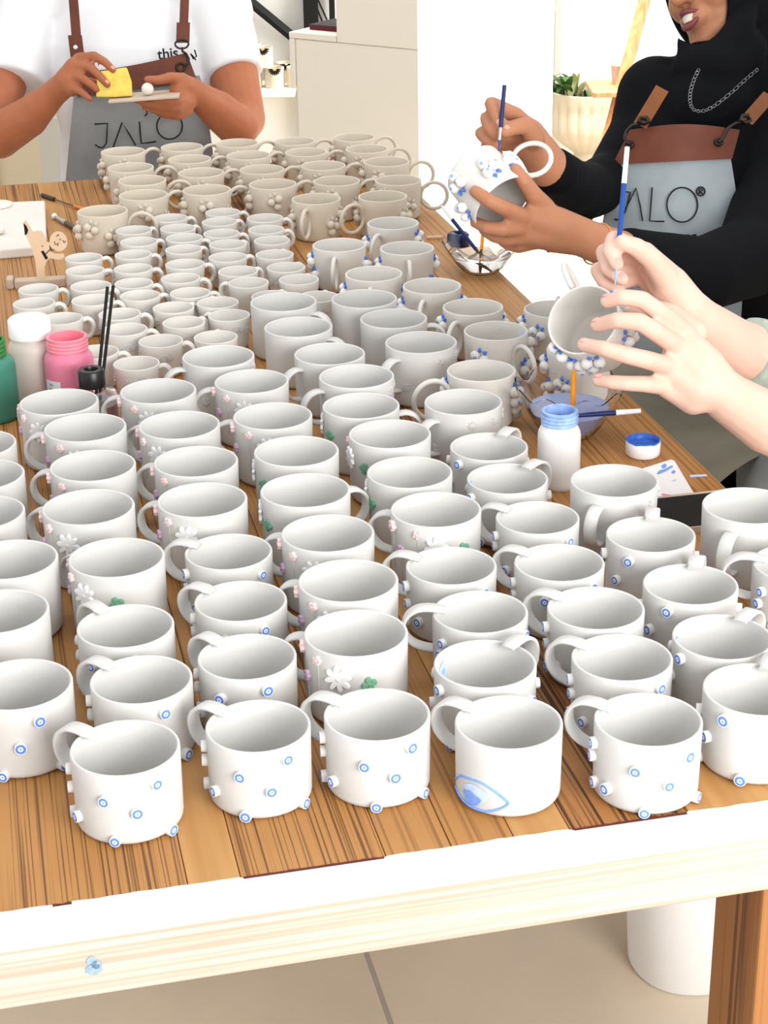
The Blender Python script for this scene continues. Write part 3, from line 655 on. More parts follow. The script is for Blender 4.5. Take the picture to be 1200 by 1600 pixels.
# tools lying on the table
def along(p0, p1, segs, name, label, cat, z=.004):
    A, B = onz(*p0, TT+z), onz(*p1, TT+z); t = thing(name, label, cat, (A.x, A.y, TT)); D = B-A
    for nm, a, b, r0, r1, m in segs:
        p = [Vector((0, 0, z))+D*(a+(b-a)*k/6) for k in range(7)]; obj(nm, MB().tube(p, [r0+(r1-r0)*k/6 for k in range(7)], 10).mesh(nm, m), t)
    return t
mat('dark_steel', (70, 62, 54), .4, metal=.6); mat('orange_handle', (226, 130, 50), .45); mat('grey_plastic', (176, 172, 166), .4); mat('brown_ferrule', (98, 84, 66), .5)
along((66, 305), (131, 327), [('blade', 0, .30, .0045, .0042, 'dark_steel'), ('shaft', .30, .78, .0016, .0016, 'brown_ferrule'), ('handle', .78, 1, .0030, .0034, 'orange_handle')], 'palette_knife', 'thin dark tool with orange handle behind the wooden figure', 'tool', .0048)
t = along((85, 338), (122, 359), [('grip', .05, .5, .0032, .0052, 'grey_plastic'), ('ferrule', .5, 1, .0048, .0040, 'brown_ferrule')], 'clay_tool', 'short tool with white knob pointing at the lone berry mug', 'tool', .0062)
obj('knob', MB().ball((0, 0, .0062), .0060, 12, 8).mesh('knob', 'bright_white'), t)
# glass bowls with rinse water and brushes
mat('water', (255, 255, 255), .02, trans=1, ior=1.33); mat('blue_water', (146, 160, 200), .15, .05, 12)
mat('navy', (22, 40, 92), .4); mat('orange_wood', (240, 150, 20), .4); mat('brush_white', (236, 236, 238), .4); mat('bristle', (58, 46, 36), .8); mat('royal', (28, 72, 150), .35); mat('silver', (190, 190, 195), .3, metal=.9)
def bowl(label, P, R, H, water, wl, lobes=9):
    t = thing('glass_bowl', label, 'bowl', P); rb = R*.42; N = 72
    def shell(off, z0):
        out = []
        for i in range(9):
            q = i/8; r = rb+(R-rb)*(q**.75)-off; out.append((max(r, .001), z0+(H-z0)*q))
        return out
    wobf = lambda a, z: .035*(max(0, z)/H)**2*math.cos(lobes*a)
    pr = [(0, 0)]+shell(0, 0)+list(reversed(shell(.0022, .003)))+[(0, .003)]
    e = MB().lathe(pr, N, wob=wobf)
    e.v = [(x, y, z+(.006*(z/H)**3*math.cos(lobes*math.atan2(y, x)) if z > H*.5 else 0)) for x, y, z in e.v]
    obj('glass', e.mesh('bowl_glass', 'clear_glass'), t)
    q = lambda z: rb+(R-rb)*(((z-.003)/(H-.003))**.75)-.0026
    obj('water', MB().lathe([(0, .0036), (q(.0036)*.9, .0036)]+[(q(.0036+(wl-.0036)*k/6), .0036+(wl-.0036)*k/6) for k in range(1, 7)]+[(0, wl)], 48).mesh('bowl_water', water), t)
    return t
def brush(name, label, A, B, segs):
    t = thing(name, label, 'brush', A); D = B-A
    for nm, a, b, r0, r1, m in segs:
        obj(nm, MB().tube([D*(a+(b-a)*k/6) for k in range(7)], [r0+(r1-r0)*k/6 for k in range(7)], 10).mesh(nm, m), t)
    return t
P1 = base_at(752, 424); bowl('scalloped clear glass bowl with clean water beside the berry mugs', P1, .066, .050, 'water', .030, 8)
k1 = (P1-CAM).dot(FWD)
brush('paint_brush', 'navy brush with white end leaning out of the clean water bowl', P1+Vector((.016, -.012, .008)), dep(690, 322, k1+.03), [('bristle', 0, .16, .0012, .0026, 'bristle'), ('ferrule', .16, .3, .0026, .0026, 'dark_steel'), ('handle', .3, .78, .0032, .0034, 'navy'), ('handle_end', .78, 1, .0034, .0022, 'brush_white')])
brush('paint_brush', 'orange brush standing in the clean water bowl', P1+Vector((-.002, -.004, .007)), dep(755, 352, k1+.01), [('bristle', 0, .2, .0010, .0022, 'bristle'), ('ferrule', .2, .42, .0022, .0022, 'dark_steel'), ('handle', .42, 1, .0030, .0030, 'orange_wood')])
P2 = base_at(888, 678); bowl('large scalloped glass bowl of cloudy blue rinse water', P2, .071, .066, 'blue_water', .038, 9)
k2 = (P2-CAM).dot(FWD)
brush('paint_brush', 'orange brush standing upright in the blue rinse water', P2+Vector((.004, -.006, .012)), dep(897, 566, k2-.005), [('bristle', 0, .2, .0010, .0024, 'bristle'), ('handle', .2, 1, .0033, .0030, 'orange_wood')])
brush('paint_brush', 'navy brush with white end lying across the blue water bowl', dep(846, 653, k2-.078), dep(1001, 642, k2-.076), [('bristle', 0, .12, .0008, .0022, 'bristle'), ('ferrule', .12, .34, .0024, .0026, 'silver'), ('handle', .34, .75, .0030, .0036, 'navy'), ('handle_end', .75, 1, .0036, .0030, 'brush_white')])
P = base_at(716, 386); t = thing('ink_pot', 'dark blue round pot behind the clean water bowl', 'pot', P)
obj('pot', MB().lathe([(0, 0), (.018, 0), (.020, .003), (.020, .022), (.017, .026), (.0125, .026), (.0120, .022), (.0115, .017), (0, .016)], 28).mesh('pot', 'navy'), t); obj('paint', MB().lathe([(.0113, .0172), (.006, .0182), (0, .0184)], 20).mesh('potpaint', 'brown_ferrule'), t)
# blue lid, paper, tray, strip, streaks
P = base_at(1004, 711); t = thing('bottle_lid', 'upturned white bottle lid full of blue paint', 'lid', P)
obj('lid', MB().lathe([(0, 0), (.018, 0), (.0215, .003), (.0222, .020), (.0215, .0215), (.0200, .0210), (.0198, .006), (0, .005)], 40, wob=lambda a, z: .008*math.cos(40*a) if 0 < z < .019 else 0).mesh('lid2', 'bright_white'), t)
obj('paint', MB().lathe([(.0218, .0195), (.0222, .0212), (.0212, .0222), (.0196, .0212), (.0185, .0150), (.010, .0132), (0, .0135)], 36, wob=lambda a, z: .012*math.sin(5*a)+.008*math.sin(11*a)).mesh('lidpaint', 'blue_paint'), t)
def flat_on_table(name, pts, z0, z1, m, label, cat, parent=None):
    W = [onz(x, y, TT+z1) for x, y in pts]; c = sum(W, Vector())/len(W); e = MB().prism([(p.x-c.x, p.y-c.y) for p in W], z0, z1)
    o = obj(name, e.mesh(name, m, False), parent, (c.x, c.y, TT) if not parent else (c.x-parent.location.x, c.y-parent.location.y, 0)); 
    return tag(o, label, cat) if label else o
pt = thing('paint_test_paper', 'white paper with blue and red paint tests beside the blue lid', 'paper', (*onz(1040, 750, TT).xy, TT))
flat_on_table('paper', [(985, 738), (1048, 718), (1054, 720), (1088, 777), (1030, 786), (1000, 760)], .0003, .0009, 'bright_white', None, None, pt)
mat('red_paint2', (226, 140, 150), .7)
for pts, m in (([(1026, 740), (1030, 735), (1038, 733), (1050, 727), (1052, 729), (1041, 736), (1034, 739), (1029, 741)], 'brush_blue'), ([(1033, 728), (1038, 724), (1042, 726), (1040, 731), (1035, 732)], 'brush_blue'), ([(1049, 737), (1053, 734), (1056, 737), (1053, 740), (1050, 740)], 'brush_blue'), ([(1034, 771), (1048, 773), (1060, 777), (1058, 778), (1046, 775), (1035, 774)], 'red_paint2'), ([(1050, 751), (1057, 749), (1057, 750), (1051, 752)], 'blue_pale')):
    flat_on_table('paint_mark', pts, .0009, .0012, m, None, None, pt)
c0 = tab(.76, 1.794); t = thing('black_tray', 'black board with thin tan edges lying between the mugs and the paper', 'tray', c0, TA)
obj('board', MB().box(-.080, .072, -.045, .045, 0, .006).mesh('board', 'black_matte', False), t)
for y in (-.0475, .0455): obj('edge', MB().box(-.080, .072, y, y+.002, 0, .0075).mesh('edge', 'ply_grey', False), t)
A, B = onz(668, 372, TT+.002), onz(692, 371, TT+.002)
tag(obj('wooden_strip', MB().bbox(-.002, (B-A).length, -.003, .003, -.002, .003, .0008).mesh('strip', 'ply', False), loc=A, rot=(0, 0, math.atan2((B-A).y, (B-A).x))), 'short pale wooden strip by the clean water bowl', 'strip')
for pts in ([(1077, 742), (1103, 741), (1105, 743), (1079, 745)],): flat_on_table('paint_streak', pts, .0002, .0007, 'blue_wash', 'pale blue paint streak at the right table edge', 'paint streak')
# bin under the table
P = onz(1074, 1500, 0); t = thing('white_bin', 'white bin with plastic liner standing on the floor under the table', 'bin', P)
obj('bucket', MB().lathe([(0, 0), (.078, 0), (.083, .004), (.098, .25), (.101, .252), (.098, .256), (.094, .25), (.078, .008), (0, .006)], 40, wob=lambda a, z: .012*math.sin(5*a)*(1-min(1, z/.1))).mesh('bucket', 'bright_white'), t)
obj('liner', MB().lathe([(.102, .205), (.104, .235), (.105, .262), (.099, .266), (.092, .25)], 40, wob=lambda a, z: .02*math.sin(7*a)+.012*math.sin(13*a+z*60)).mesh('liner', 'white_plastic'), t)

# ------------------------------------------------------------------ background
A = math.radians(-34); cu, cv = Vector((math.cos(A), math.sin(A), 0)), Vector((-math.sin(A), math.cos(A), 0))
C0 = dep(653, 78, 5.0); CX = Vector((C0.x, C0.y, 0)); zt = C0.z
cab = thing('corner_cabinet', 'large white corner cabinet with stepped top behind the mugs', 'cabinet', CX, A)
def onface(px, py):                                   # cabinet-local place where the pixel's line meets the left face
    d = ray(px, py); k = (CX-CAM).dot(cv)/d.dot(cv); p = CAM+d*k-CX; return p.dot(cu), p.z
x463 = onface(463, 150)[0]; x453 = onface(453, 100)[0]; x525 = onface(525, 30)[0]
mat('cab_white', (217, 211, 199), .7, .01, 2)
obj('cabinet_body', MB().bbox(x463, -.002, .004, .80, 0, zt-.001, .003).mesh('cabinet_body', 'cab_white', False), cab)
obj('upper_unit', MB().bbox(x525, 0, 0, .80, zt, zt+.75, .003).mesh('upper_unit', 'cab_white', False), cab)
obj('counter_slab', MB().bbox(x453, x525-.003, 0, .55, zt+.0005, onface(455, 50)[1], .002).mesh('counter_slab', 'cab_white', False), cab); obj('side_panel', MB().bbox(x453, x463-.001, 0, .55, onface(455, 137)[1], zt, .002).mesh('side_panel', 'cab_white', False), cab)
zs = onface(455, 50)[1]; mat('dark_red', (96, 20, 28), .6); mat('charcoal', (52, 48, 46), .6)
p = CX+cu*(x525-.055)+cv*.16+Vector((0, 0, zs+.0005))
t = thing('red_book', 'dark book with red edge lying on the cabinet counter', 'book', p, A); obj('cover', MB().box(-.085, .043, -.10, .03, .012, .015).mesh('cover', 'charcoal', False), t); obj('pages', MB().box(-.084, .042, -.099, .029, 0, .012).mesh('pages', 'dark_red', False), t)
# wall shelf with printed mugs
YW = 6.6; S0 = CAM+ray(386, 134)*((YW-.12)/ray(386, 134).y); zsh = S0.z
xl, xr = -1.05, (CAM+ray(462, 130)*((YW-.1)/ray(462, 130).y)).x
tag(obj('wall_shelf', MB().bbox(xl, xr, YW-.20, YW, zsh-.028, zsh, .002).mesh('wall_shelf', 'wall_cream', False)), 'white wall shelf carrying cream mugs with black petals', 'shelf')
mat('cream_clay', (222, 212, 190), .5, .02, 20); mat('gold', (196, 158, 96), .6)
cm = vessel(.0355, .070, .003, .0355, .003, 30).mesh('cream_body', 'cream_clay')
pet = MB().prism([(0, .004), (.0018, .008), (.0030, .016), (.0022, .0225), (0, .0245), (-.0022, .0225), (-.0030, .016), (-.0018, .008)], 0, .0006).mesh('black_petal', 'black_matte', False)
ctr = MB().prism([(.0075*math.cos(PI+PI*k/10), .0075*math.sin(PI+PI*k/10)) for k in range(11)], 0, .0008).mesh('gold_centre', 'gold', False)
def at_wall(px, py, y): d = ray(px, py); return CAM+d*(y/d.y)
for px, py, row, az, lb in [(411, 100, 1, -86, 'cream petal mug on top of the shelf stack, beside the wall shelf end'), (394, 128, 0, -84, 'cream petal mug at the bottom of the stack, half hidden by the bare arm'), (429, 128, 0, -84, 'cream petal mug at the bottom of the stack, fully in view'), (464, 128, 0, -84, 'cream petal mug next to the white cabinet, mostly hidden'),
                            (376, 100, 1, -84, 'cream petal mug on top of the stack behind the white sleeve')]:
    q = at_wall(px, py, YW-.155); t = thing('petal_mug', lb, 'mug', (q.x, YW-.152, zsh+(.0712 if row else .0004)), 0, 'cream mugs with black petals')
    obj('body', cm, t); 
    for k in range(9):
        a = PI+PI*(k+.5)/9; m_ = on_wall(az, .0695, .0356) @ Matrix.Rotation(a-PI/2, 4, 'Z'); obj('black_petal', pet, t, mtx=m_)
    obj('gold_centre', ctr, t, mtx=on_wall(az, .0695, .0358))
for px, py, row, lb in [(393, 96, 1, 'cream mug standing behind the top stack mug, left one'), (447, 124, 0, 'cream mug in the back row of the shelf by the cabinet')]:
    q = at_wall(px, py, YW-.07); t = thing('petal_mug', lb, 'mug', (q.x, YW-.058, zsh+(.0712 if row else .0004)+(0 if row else 0)), 0, 'cream mugs with black petals'); obj('body', cm, t)
    for k in range(9): obj('black_petal', pet, t, mtx=on_wall(-84, .0695, .0356) @ Matrix.Rotation(PI+PI*(k+.5)/9-PI/2, 4, 'Z'))
q = at_wall(393, 96, YW-.07); t = thing('petal_mug', 'cream mug in the back row carrying the upper back mug', 'mug', (q.x, YW-.058, zsh+.0004), 0, 'cream mugs with black petals'); obj('body', cm, t)
# black metal stair rail by the wall
t = thing('stair_rail', 'black metal stair rail with diagonal beam and thin rods', 'rail', (*at_wall(440, 20, YW-.03).xy, 0)); O = t.location
q0, q1 = at_wall(372, -13, YW-.04), at_wall(470, 68, YW-.04)
obj('diagonal_beam', MB().tube([q0-O, q1-O], .018, 4, up=(0, 0, 1)).mesh('diagonal_beam', 'black_matte', False), t)
for px, wd in ((487, .026), (520, .010)):
    a = at_wall(px, 60, YW-.04); obj('post', MB().bbox(a.x-O.x-wd, a.x-O.x+wd, a.y-O.y-.02, a.y-O.y+.02, 0, 1.6, .002).mesh('post', 'black_matte', False), t)
for (a, b) in (((497, 0), (513, 36)), ((495, 12), (505, 38))):
    p0, p1 = at_wall(*a, YW-.05), at_wall(*b, YW-.05); d = (p1-p0); obj('rod', MB().tube([p0-d*2-O, p1+d*3-O], .003, 6).mesh('rod', 'black_matte'), t)
# left background: sideboard with wooden top, steel pan, pale panel
yl = 5.9; q = at_wall(35, 75, yl)
t = thing('sideboard', 'cream sideboard with a pale wooden top behind the person in white', 'sideboard', (q.x-.5, yl+.25, 0))
mat('cream_panel', (214, 200, 172), .7); mat('peach_wood', (206, 170, 132), .6, .06, 12)
ztop = at_wall(10, 40, yl).z
obj('carcass', MB().bbox(-.6, .62, -.24, .24, 0, ztop-.05, .003).mesh('carcass', 'cream_panel', False), t); obj('worktop', MB().bbox(-.62, .55, -.25, .25, ztop-.055, ztop, .003).mesh('worktop', 'peach_wood', False), t)
obj('door', MB().bbox(-.1, .38, -.262, -.242, .05, ztop-.09, .002).mesh('door', 'cream_panel', False), t); obj('handle', MB().bbox(.30, .32, -.275, -.262, .3, .36, .002).mesh('handle', 'gold', False), t)
tag(obj('steel_pan', MB().lathe([(0, 0), (.10, 0), (.11, .01), (.12, .09), (.122, .092), (.118, .09), (.106, .012), (0, .008)], 30).mesh('pan', 'silver'), loc=(at_wall(0, 20, yl+.1).x, yl+.12, ztop)), 'brushed steel pan on the sideboard at the left edge', 'pan')
q = at_wall(62, 240, yl-.35); mat('pale_panel', (188, 184, 174), .8)
t = thing('standing_panel', 'pale grey board leaning low behind the person in white', 'board', (q.x+.16, yl-.34, 0)); obj('board', MB().bbox(-.16, .16, -.01, .01, 0, at_wall(62, 185, yl-.35).z, .002).mesh('board2', 'pale_panel', False), t); obj('foot', MB().bbox(-.14, .14, -.05, .05, 0, .02, .002).mesh('foot', 'pale_panel', False), t)
# fluted urn planter with plant
k = 6.9; q = dep(915, 200, k); sc_ = k/F_PX
q = Vector((q.x, q.y, 0)); zt_ = dep(918, 137, k).z; zb_ = dep(918, 262, k).z
mat('urn', (180, 170, 152), .8, .03, 10)
t = thing('urn_planter', 'cream fluted urn planter with a leafy plant by the window', 'planter', q); R_ = 54*sc_; h_ = zt_
def uw(a, z): return .06*abs(math.cos(9*a)) if h_*.28 < z < h_*.88 else 0
prof = [(0, 0), (R_*.62, 0), (R_*.62, h_*.05), (R_*.45, h_*.10), (R_*.34, h_*.2), (R_*.36, h_*.27), (R_*.66, h_*.37), (R_*.93, h_*.5), (R_, h_*.62), (R_*.97, h_*.78), (R_*.99, h_*.87), (R_*1.04, h_*.92), (R_*1.04, h_), (R_*.92, h_), (R_*.88, h_*.9), (0, h_*.9)]
pp = smooth_path([(r, 0, z) for r, z in prof[3:11]], 4); prof = prof[:3]+[(p.x, p.z) for p in pp]+prof[11:]
obj('urn', MB().lathe(prof, 108, wob=uw).mesh('urn', 'urn'), t)
mat('soil', (70, 52, 40), .9); obj('soil', MB().lathe([(R_*.89, h_*.925), (0, h_*.94)], 24).mesh('soil', 'soil'), t)
mat('leaf_green', (66, 98, 50), .55, .2, 30); mat('leaf_pale', (168, 176, 120), .6, .15, 30)
random.seed(21)
def blade(L, wd, bend, m):
    e = MB(); vs = []; fs = []; N = 8
    for i in range(N+1):
        t_ = i/N; hw = wd*math.sin(PI*min(1, t_*.92+.06))**.8; y = L*t_*(1-.25*bend*t_); z = L*(t_*.9-bend*t_*t_); vs += [(-hw, y*.5, z), (0, y*.5-.003, z-.004), (hw, y*.5, z)]
    for i in range(N): fs += [(3*i, 3*i+1, 3*i+4, 3*i+3), (3*i+1, 3*i+2, 3*i+5, 3*i+4)]
    e.add(vs, fs); return e.mesh('leaf_blade', m)
for i in range(20):
    a = random.uniform(0, 6.28); L = random.uniform(.14, .34); r0 = R_*random.uniform(.1, .6); a2 = PI*.75+random.uniform(-1.2, 1.2)
    obj('leaf', blade(L, random.uniform(.014, .026), random.uniform(.4, 1.3), random.choice(['leaf_green', 'leaf_green', 'leaf_pale'])), t, (-R_*.45+r0*math.cos(a)*.7, r0*math.sin(a)*.7, h_*.93), (0, 0, a2))
# wooden ladder stand with shelf and pots
wood('ladder_wood', (180, 126, 86), (156, 104, 66), 60, 4, .35, .6, axis='Z')
k = 5.9; a0, a1 = dep(1012, -20, k), dep(950, 215, k); d = (a1-a0); foot = a1+d*(-a1.z/d.z) if d.z else a1
t = thing('ladder_stand', 'leaning pale wooden ladder stand with a small shelf by the window', 'stand', (foot.x, foot.y, 0)); O = t.location
up_ = a0-foot; top = foot+up_*1.6
for dx, dy in ((0, 0), (.50, .12)): obj('rail', MB().tube([foot+Vector((dx, dy, .0))-O, top+Vector((dx, dy, 0))-O], .020, 4, up=(0, 1, 0)).mesh('rail', 'ladder_wood', False), t)
sh = dep(965, 138, k); sb = obj('shelf_board', MB().bbox(sh.x-O.x-.09, sh.x-O.x+.62, sh.y-O.y-.07, sh.y-O.y+.16, sh.z-.016, sh.z, .002).mesh('shelf_board', 'ladder_wood', False), t)
for k_, (px, lb) in enumerate([(973, 'small pale pot on the ladder shelf, left of the ladder rail'), (1013, 'small pale pot on the ladder shelf, right of the ladder rail')]):
    p = dep(px, 133, k); tag(obj('small_pot', MB().lathe([(0, 0), (.024, 0), (.030, .06), (.031, .062), (.028, .062), (.022, .004), (0, .004)], 24).mesh('small_pot', 'urn'), loc=(p.x, sh.y+.085, sh.z+.0003)), lb, 'pot')
# ------------------------------------------------------------------ people
mat('skin_tan', (164, 100, 68), .55, .06, 30, .05, 400, .3, sss=.06); mat('skin_olive', (172, 118, 88), .5, .05, 30, .05, 400, .3, sss=.06); mat('skin_pale', (222, 184, 166), .5, .05, 26, .05, 400, .3, sss=.06)
mat('nail_pale', (222, 166, 156), .3, spec=.5); mat('nail_tan', (206, 150, 128), .35, spec=.5)
mat('tee_white', (224, 224, 226), .85, .015, 8, .1, 60); mat('black_cloth', (13, 14, 17), .85, .1, 12, .15, 60, .1); mat('sage', (166, 178, 168), .8, .02, 12, .1, 60)
mat('canvas_grey', (128, 130, 130), .85, .10, 14, .1, 500); mat('canvas_light', (142, 150, 154), .85, .10, 16, .1, 500); mat('canvas_khaki', (136, 130, 114), .9, .08, 18, .1, 400)
mat('leather', (98, 52, 36), .55, .12, 30, .1, 200); mat('leather_tan', (128, 78, 44), .55, .12, 30, .1, 200); mat('iron', (52, 48, 44), .35, metal=.7)
mat('lip', (118, 60, 60), .45, .06, 100); mat('teeth', (226, 220, 208), .3); mat('hair', (30, 22, 18), .6); mat('eye_white', (225, 222, 216), .2); mat('iris', (50, 32, 22), .2)
mat('denim', (34, 36, 42), .85, .1, 20)
def caps(e, chain):
    """joined balls and tapered tubes along a chain of (point, radius)"""
    for p, r in chain: e.ball(p, r, 16, 10)
    for (p, r), (q, s) in zip(chain, chain[1:]):
        if (q-p).length > 1e-5: e.tube([p, q], [r*.995, s*.995], 16)
def fuse(name, e, m, voxel, parent=None, smooth=6, O=None):
    """fuse the pieces of e into one continuous skin"""
    O = O or Vector(); e.v = [(x-O.x, y-O.y, z-O.z) for x, y, z in e.v]
    me = e.mesh(name+'_raw', m); o = bpy.data.objects.new(name+'_raw', me); COL.objects.link(o)
    r = o.modifiers.new('r', 'REMESH'); r.mode = 'VOXEL'; r.voxel_size = voxel; r.use_smooth_shade = True
    s = o.modifiers.new('s', 'SMOOTH'); s.factor = .5; s.iterations = smooth
    dg = bpy.context.evaluated_depsgraph_get(); me2 = bpy.data.meshes.new_from_object(o.evaluated_get(dg)); me2.name = name
    for p in me2.polygons: p.use_smooth = True
    me2.materials.clear(); me2.materials.append(MATS[m])
    bpy.data.objects.remove(o); bpy.data.meshes.remove(me)
    return obj(name, me2, parent)
def ch(l, k0=None): return [(dep(x, y, k), r) for x, y, k, r in l]
def sheet(name, fn, nu, nv, th, m, parent, O):
    """thin cloth from a grid of points; fn(u, v) gives a point, thickness away from the camera"""
    e = MB(); F_, B_ = [], []
    for j in range(nv+1):
        for i in range(nu+1):
            p = fn(i/nu, j/nv); F_.append(p-O); B_.append(p+(p-CAM).normalized()*th-O)
    n = nu+1; N = len(F_); fs = []
    for j in range(nv):
        for i in range(nu): fs += [(j*n+i, j*n+i+1, (j+1)*n+i+1, (j+1)*n+i), (N+j*n+i, N+(j+1)*n+i, N+(j+1)*n+i+1, N+j*n+i+1)]
    rim = [i for i in range(nu+1)]+[j*n+nu for j in range(1, nv+1)]+[nv*n+i for i in range(nu-1, -1, -1)]+[j*n for j in range(nv-1, 0, -1)]
    for a, b in zip(rim, rim[1:]+rim[:1]): fs.append((a, b, N+b, N+a))
    e.add(F_+B_, fs); return obj(name, e.mesh(name, m), parent)
def nail(parent, O, tip, prev, toward, m, r=.0052):
    d = (tip-prev).normalized(); n = (toward-d*toward.dot(d)).normalized(); x = d.cross(n)
    e = MB().ball((0, 0, 0), r, 12, 8, sc3=(.72, 1.0, .22)); obj('fingernail', e.mesh('fingernail', m), parent, mtx=frame(x, d, n, tip-O+n*.0078-d*.0025))
TOC = -FWD                                   # towards the camera

# ---- the man at the far end of the table
O = dep(205, 300, 4.05); O = Vector((O.x, O.y, 0))
man = thing('person', 'person in white T-shirt and grey apron holding a sponge and a small board', 'person', O)
b = MB()
caps(b, ch([(46, 40, 4.07, .050), (4, 120, 4.00, .058), (-18, 205, 3.95, .052), (-2, 212, 3.90, .050), (45, 183, 3.86, .043), (84, 146, 3.82, .029), (97, 135, 3.80, .028)]))       # right arm
caps(b, ch([(338, 36, 4.07, .050), (366, 120, 4.02, .056), (380, 185, 3.98, .050), (372, 198, 3.92, .047), (340, 172, 3.86, .042), (308, 148, 3.80, .029), (296, 140, 3.79, .028)]))     # left arm
caps(b, ch([(205, 60, 4.08, .075), (195, -35, 4.12, .050), (190, -75, 4.08, .055)]))                                                   # chest and neck
caps(b, ch([(205, 60, 4.08, .075), (205, 260, 4.08, .08)])); caps(b, ch([(46, 40, 4.08, .045), (338, 36, 4.08, .045)]))
hd = dep(188, -150, 4.04); b.ball(hd, .105, 20, 14, sc3=(.72, .86, 1.02)); b.ball(hd+Vector((0, -.03, -.055)), .07, 16, 10, sc3=(.8, .9, .9)); b.ball(hd+Vector((0, -.098, -.02)), .017, 10, 8, sc3=(.9, 1.2, 1.5))
for s in (-1, 1): b.ball(hd+Vector((.077*s, 0, -.01)), .028, 10, 8, sc3=(.35, .8, 1.1))
# right hand on the sponge
caps(b, ch([(97, 135, 3.80, .026), (105, 125, 3.785, .027), (116, 104, 3.775, .020)])); caps(b, ch([(97, 135, 3.80, .026), (110, 130, 3.78, .025), (112, 138, 3.775, .018)])); caps(b, ch([(116, 104, 3.775, .018), (112, 138, 3.775, .016)]))
MR = dict(index=[(122, 90, 3.775, .0108), (147, 87, 3.745, .0098), (163, 96, 3.735, .0092), (177, 110, 3.732, .0082)], middle=[(117, 103, 3.770, .0108), (141, 105, 3.738, .0098), (156, 119, 3.728, .0092), (168, 132, 3.728, .0080)],
          ring=[(115, 118, 3.768, .0102), (132, 124, 3.737, .0094), (143, 132, 3.728, .0086), (151, 140, 3.730, .0078)], little=[(113, 137, 3.768, .0095), (127, 143, 3.742, .0086), (135, 150, 3.735, .0078), (141, 155, 3.735, .0072)], thumb=[(120, 128, 3.80, .012), (140, 128, 3.80, .010), (160, 132, 3.80, .009)])
for f in MR.values(): caps(b, ch(f))
# left hand under the board, thumb on top
caps(b, ch([(296, 140, 3.79, .026), (288, 134, 3.775, .024), (280, 142, 3.770, .022), (286, 160, 3.77, .019)])); caps(b, ch([(296, 140, 3.79, .026), (292, 160, 3.78, .020)]))
ML = dict(thumb=[(284, 124, 3.765, .015), (266, 121, 3.745, .0115), (248, 125, 3.735, .0098), (230, 124, 3.732, .0082)], index=[(288, 150, 3.765, .011), (280, 158, 3.745, .0100), (262, 158, 3.735, .0092), (246, 155, 3.735, .0080)],
          middle=[(292, 162, 3.77, .011), (278, 169, 3.750, .0100), (252, 166, 3.745, .0092), (214, 157, 3.750, .0080)], ring=[(292, 170, 3.775, .010), (274, 177, 3.760, .0095), (250, 174, 3.760, .0088), (226, 168, 3.765, .0078)], little=[(296, 174, 3.78, .0095), (280, 182, 3.770, .0086), (262, 181, 3.77, .0078), (248, 178, 3.775, .0070)])
for f in ML.values(): caps(b, ch(f))
body = fuse('body', b, 'skin_tan', .0042, man, 5, O)
for f in ('index', 'middle'): nail(man, O, dep(*MR[f][3][:3]), dep(*MR[f][2][:3]), TOC*.8+UP*.5, 'nail_tan')
s = MB()
def torso(e, rows):                           # rows of (px, py, k, half width in m, half depth in m)
    R = []
    for (x, y, k, hw, hd_) in rows:
        c = dep(x, y, k); R.append([c+Vector((hw*math.cos(2*PI*i/32), hd_*math.sin(2*PI*i/32), 0)) for i in range(32)])
    vs = [p for r in R for p in r]; fs = [(j*32+i, j*32+(i+1) % 32, (j+1)*32+(i+1) % 32, (j+1)*32+i) for j in range(len(R)-1) for i in range(32)]
    fs += [tuple(range(31, -1, -1)), tuple((len(R)-1)*32+i for i in range(32))]; e.add(vs, fs)
torso(s, [(200, -42, 4.10, .075, .065), (200, -25, 4.10, .13, .085), (202, 0, 4.08, .185, .105), (204, 60, 4.07, .200, .125), (206, 120, 4.07, .192, .125), (208, 200, 4.07, .165, .118), (208, 300, 4.07, .165, .118), (208, 380, 4.07, .17, .12)])
def sleeve(e, p0, r0, p1, r1): e.tube([p0, p0.lerp(p1, .5), p1], [r0, (r0+r1)/2, r1], 24); e.ball(p0, r0, 18, 12)
sleeve(s, dep(45, 35, 4.06), .078, dep(20, 133, 4.00), .076); sleeve(s, dep(340, 30, 4.06), .078, dep(367, 118, 4.025), .068)
caps(s, ch([(45, 20, 4.07, .075), (200, -5, 4.09, .08), (345, 18, 4.07, .075)]))
shirt = fuse('shirt', s, 'tee_white', .006, man, 7, O)
def mfront(x, y): u = max(-1, min(1, (x-207)/175)); return 3.915+.09*(1-math.sqrt(1-u*u*.92))-(.0 if y > 120 else 0)
def on_front(x, y, off=0): return dep(x, y, mfront(x, y)-off)
def lerp(a, b, t): return a+(b-a)*t
# apron bib and leather band
sheet('apron_bib', lambda u, v: on_front(lerp(lerp(118, 98, v), lerp(312, 345, v**.8), u), lerp(118, 330, v)+6*math.sin(u*9)*v, .004*math.sin(u*14+v*3)*v), 30, 20, .004, 'canvas_grey', man, O)
sheet('leather_band', lambda u, v: on_front(lerp(120, lerp(292, 308, v), u), lerp(lerp(112, 82, u**1.6), lerp(150, 126, u), v), .006), 24, 8, .004, 'leather', man, O)
sheet('strap', lambda u, v: on_front(lerp(104, 119, u)+v*8, lerp(-40, 60, v), .006), 4, 14, .003, 'leather', man, O)
sheet('strap_end', lambda u, v: on_front(lerp(106, 128, u)+v*5, lerp(55, 96, v), .010), 4, 8, .003, 'leather', man, O)
sheet('strap', lambda u, v: on_front(lerp(283, 297, u)-v*3, lerp(-40, 40, v), .006), 4, 14, .003, 'leather', man, O)
sheet('strap_end', lambda u, v: on_front(lerp(276, 297, u)-v*1, lerp(35, 67, v), .010), 4, 8, .003, 'leather', man, O)
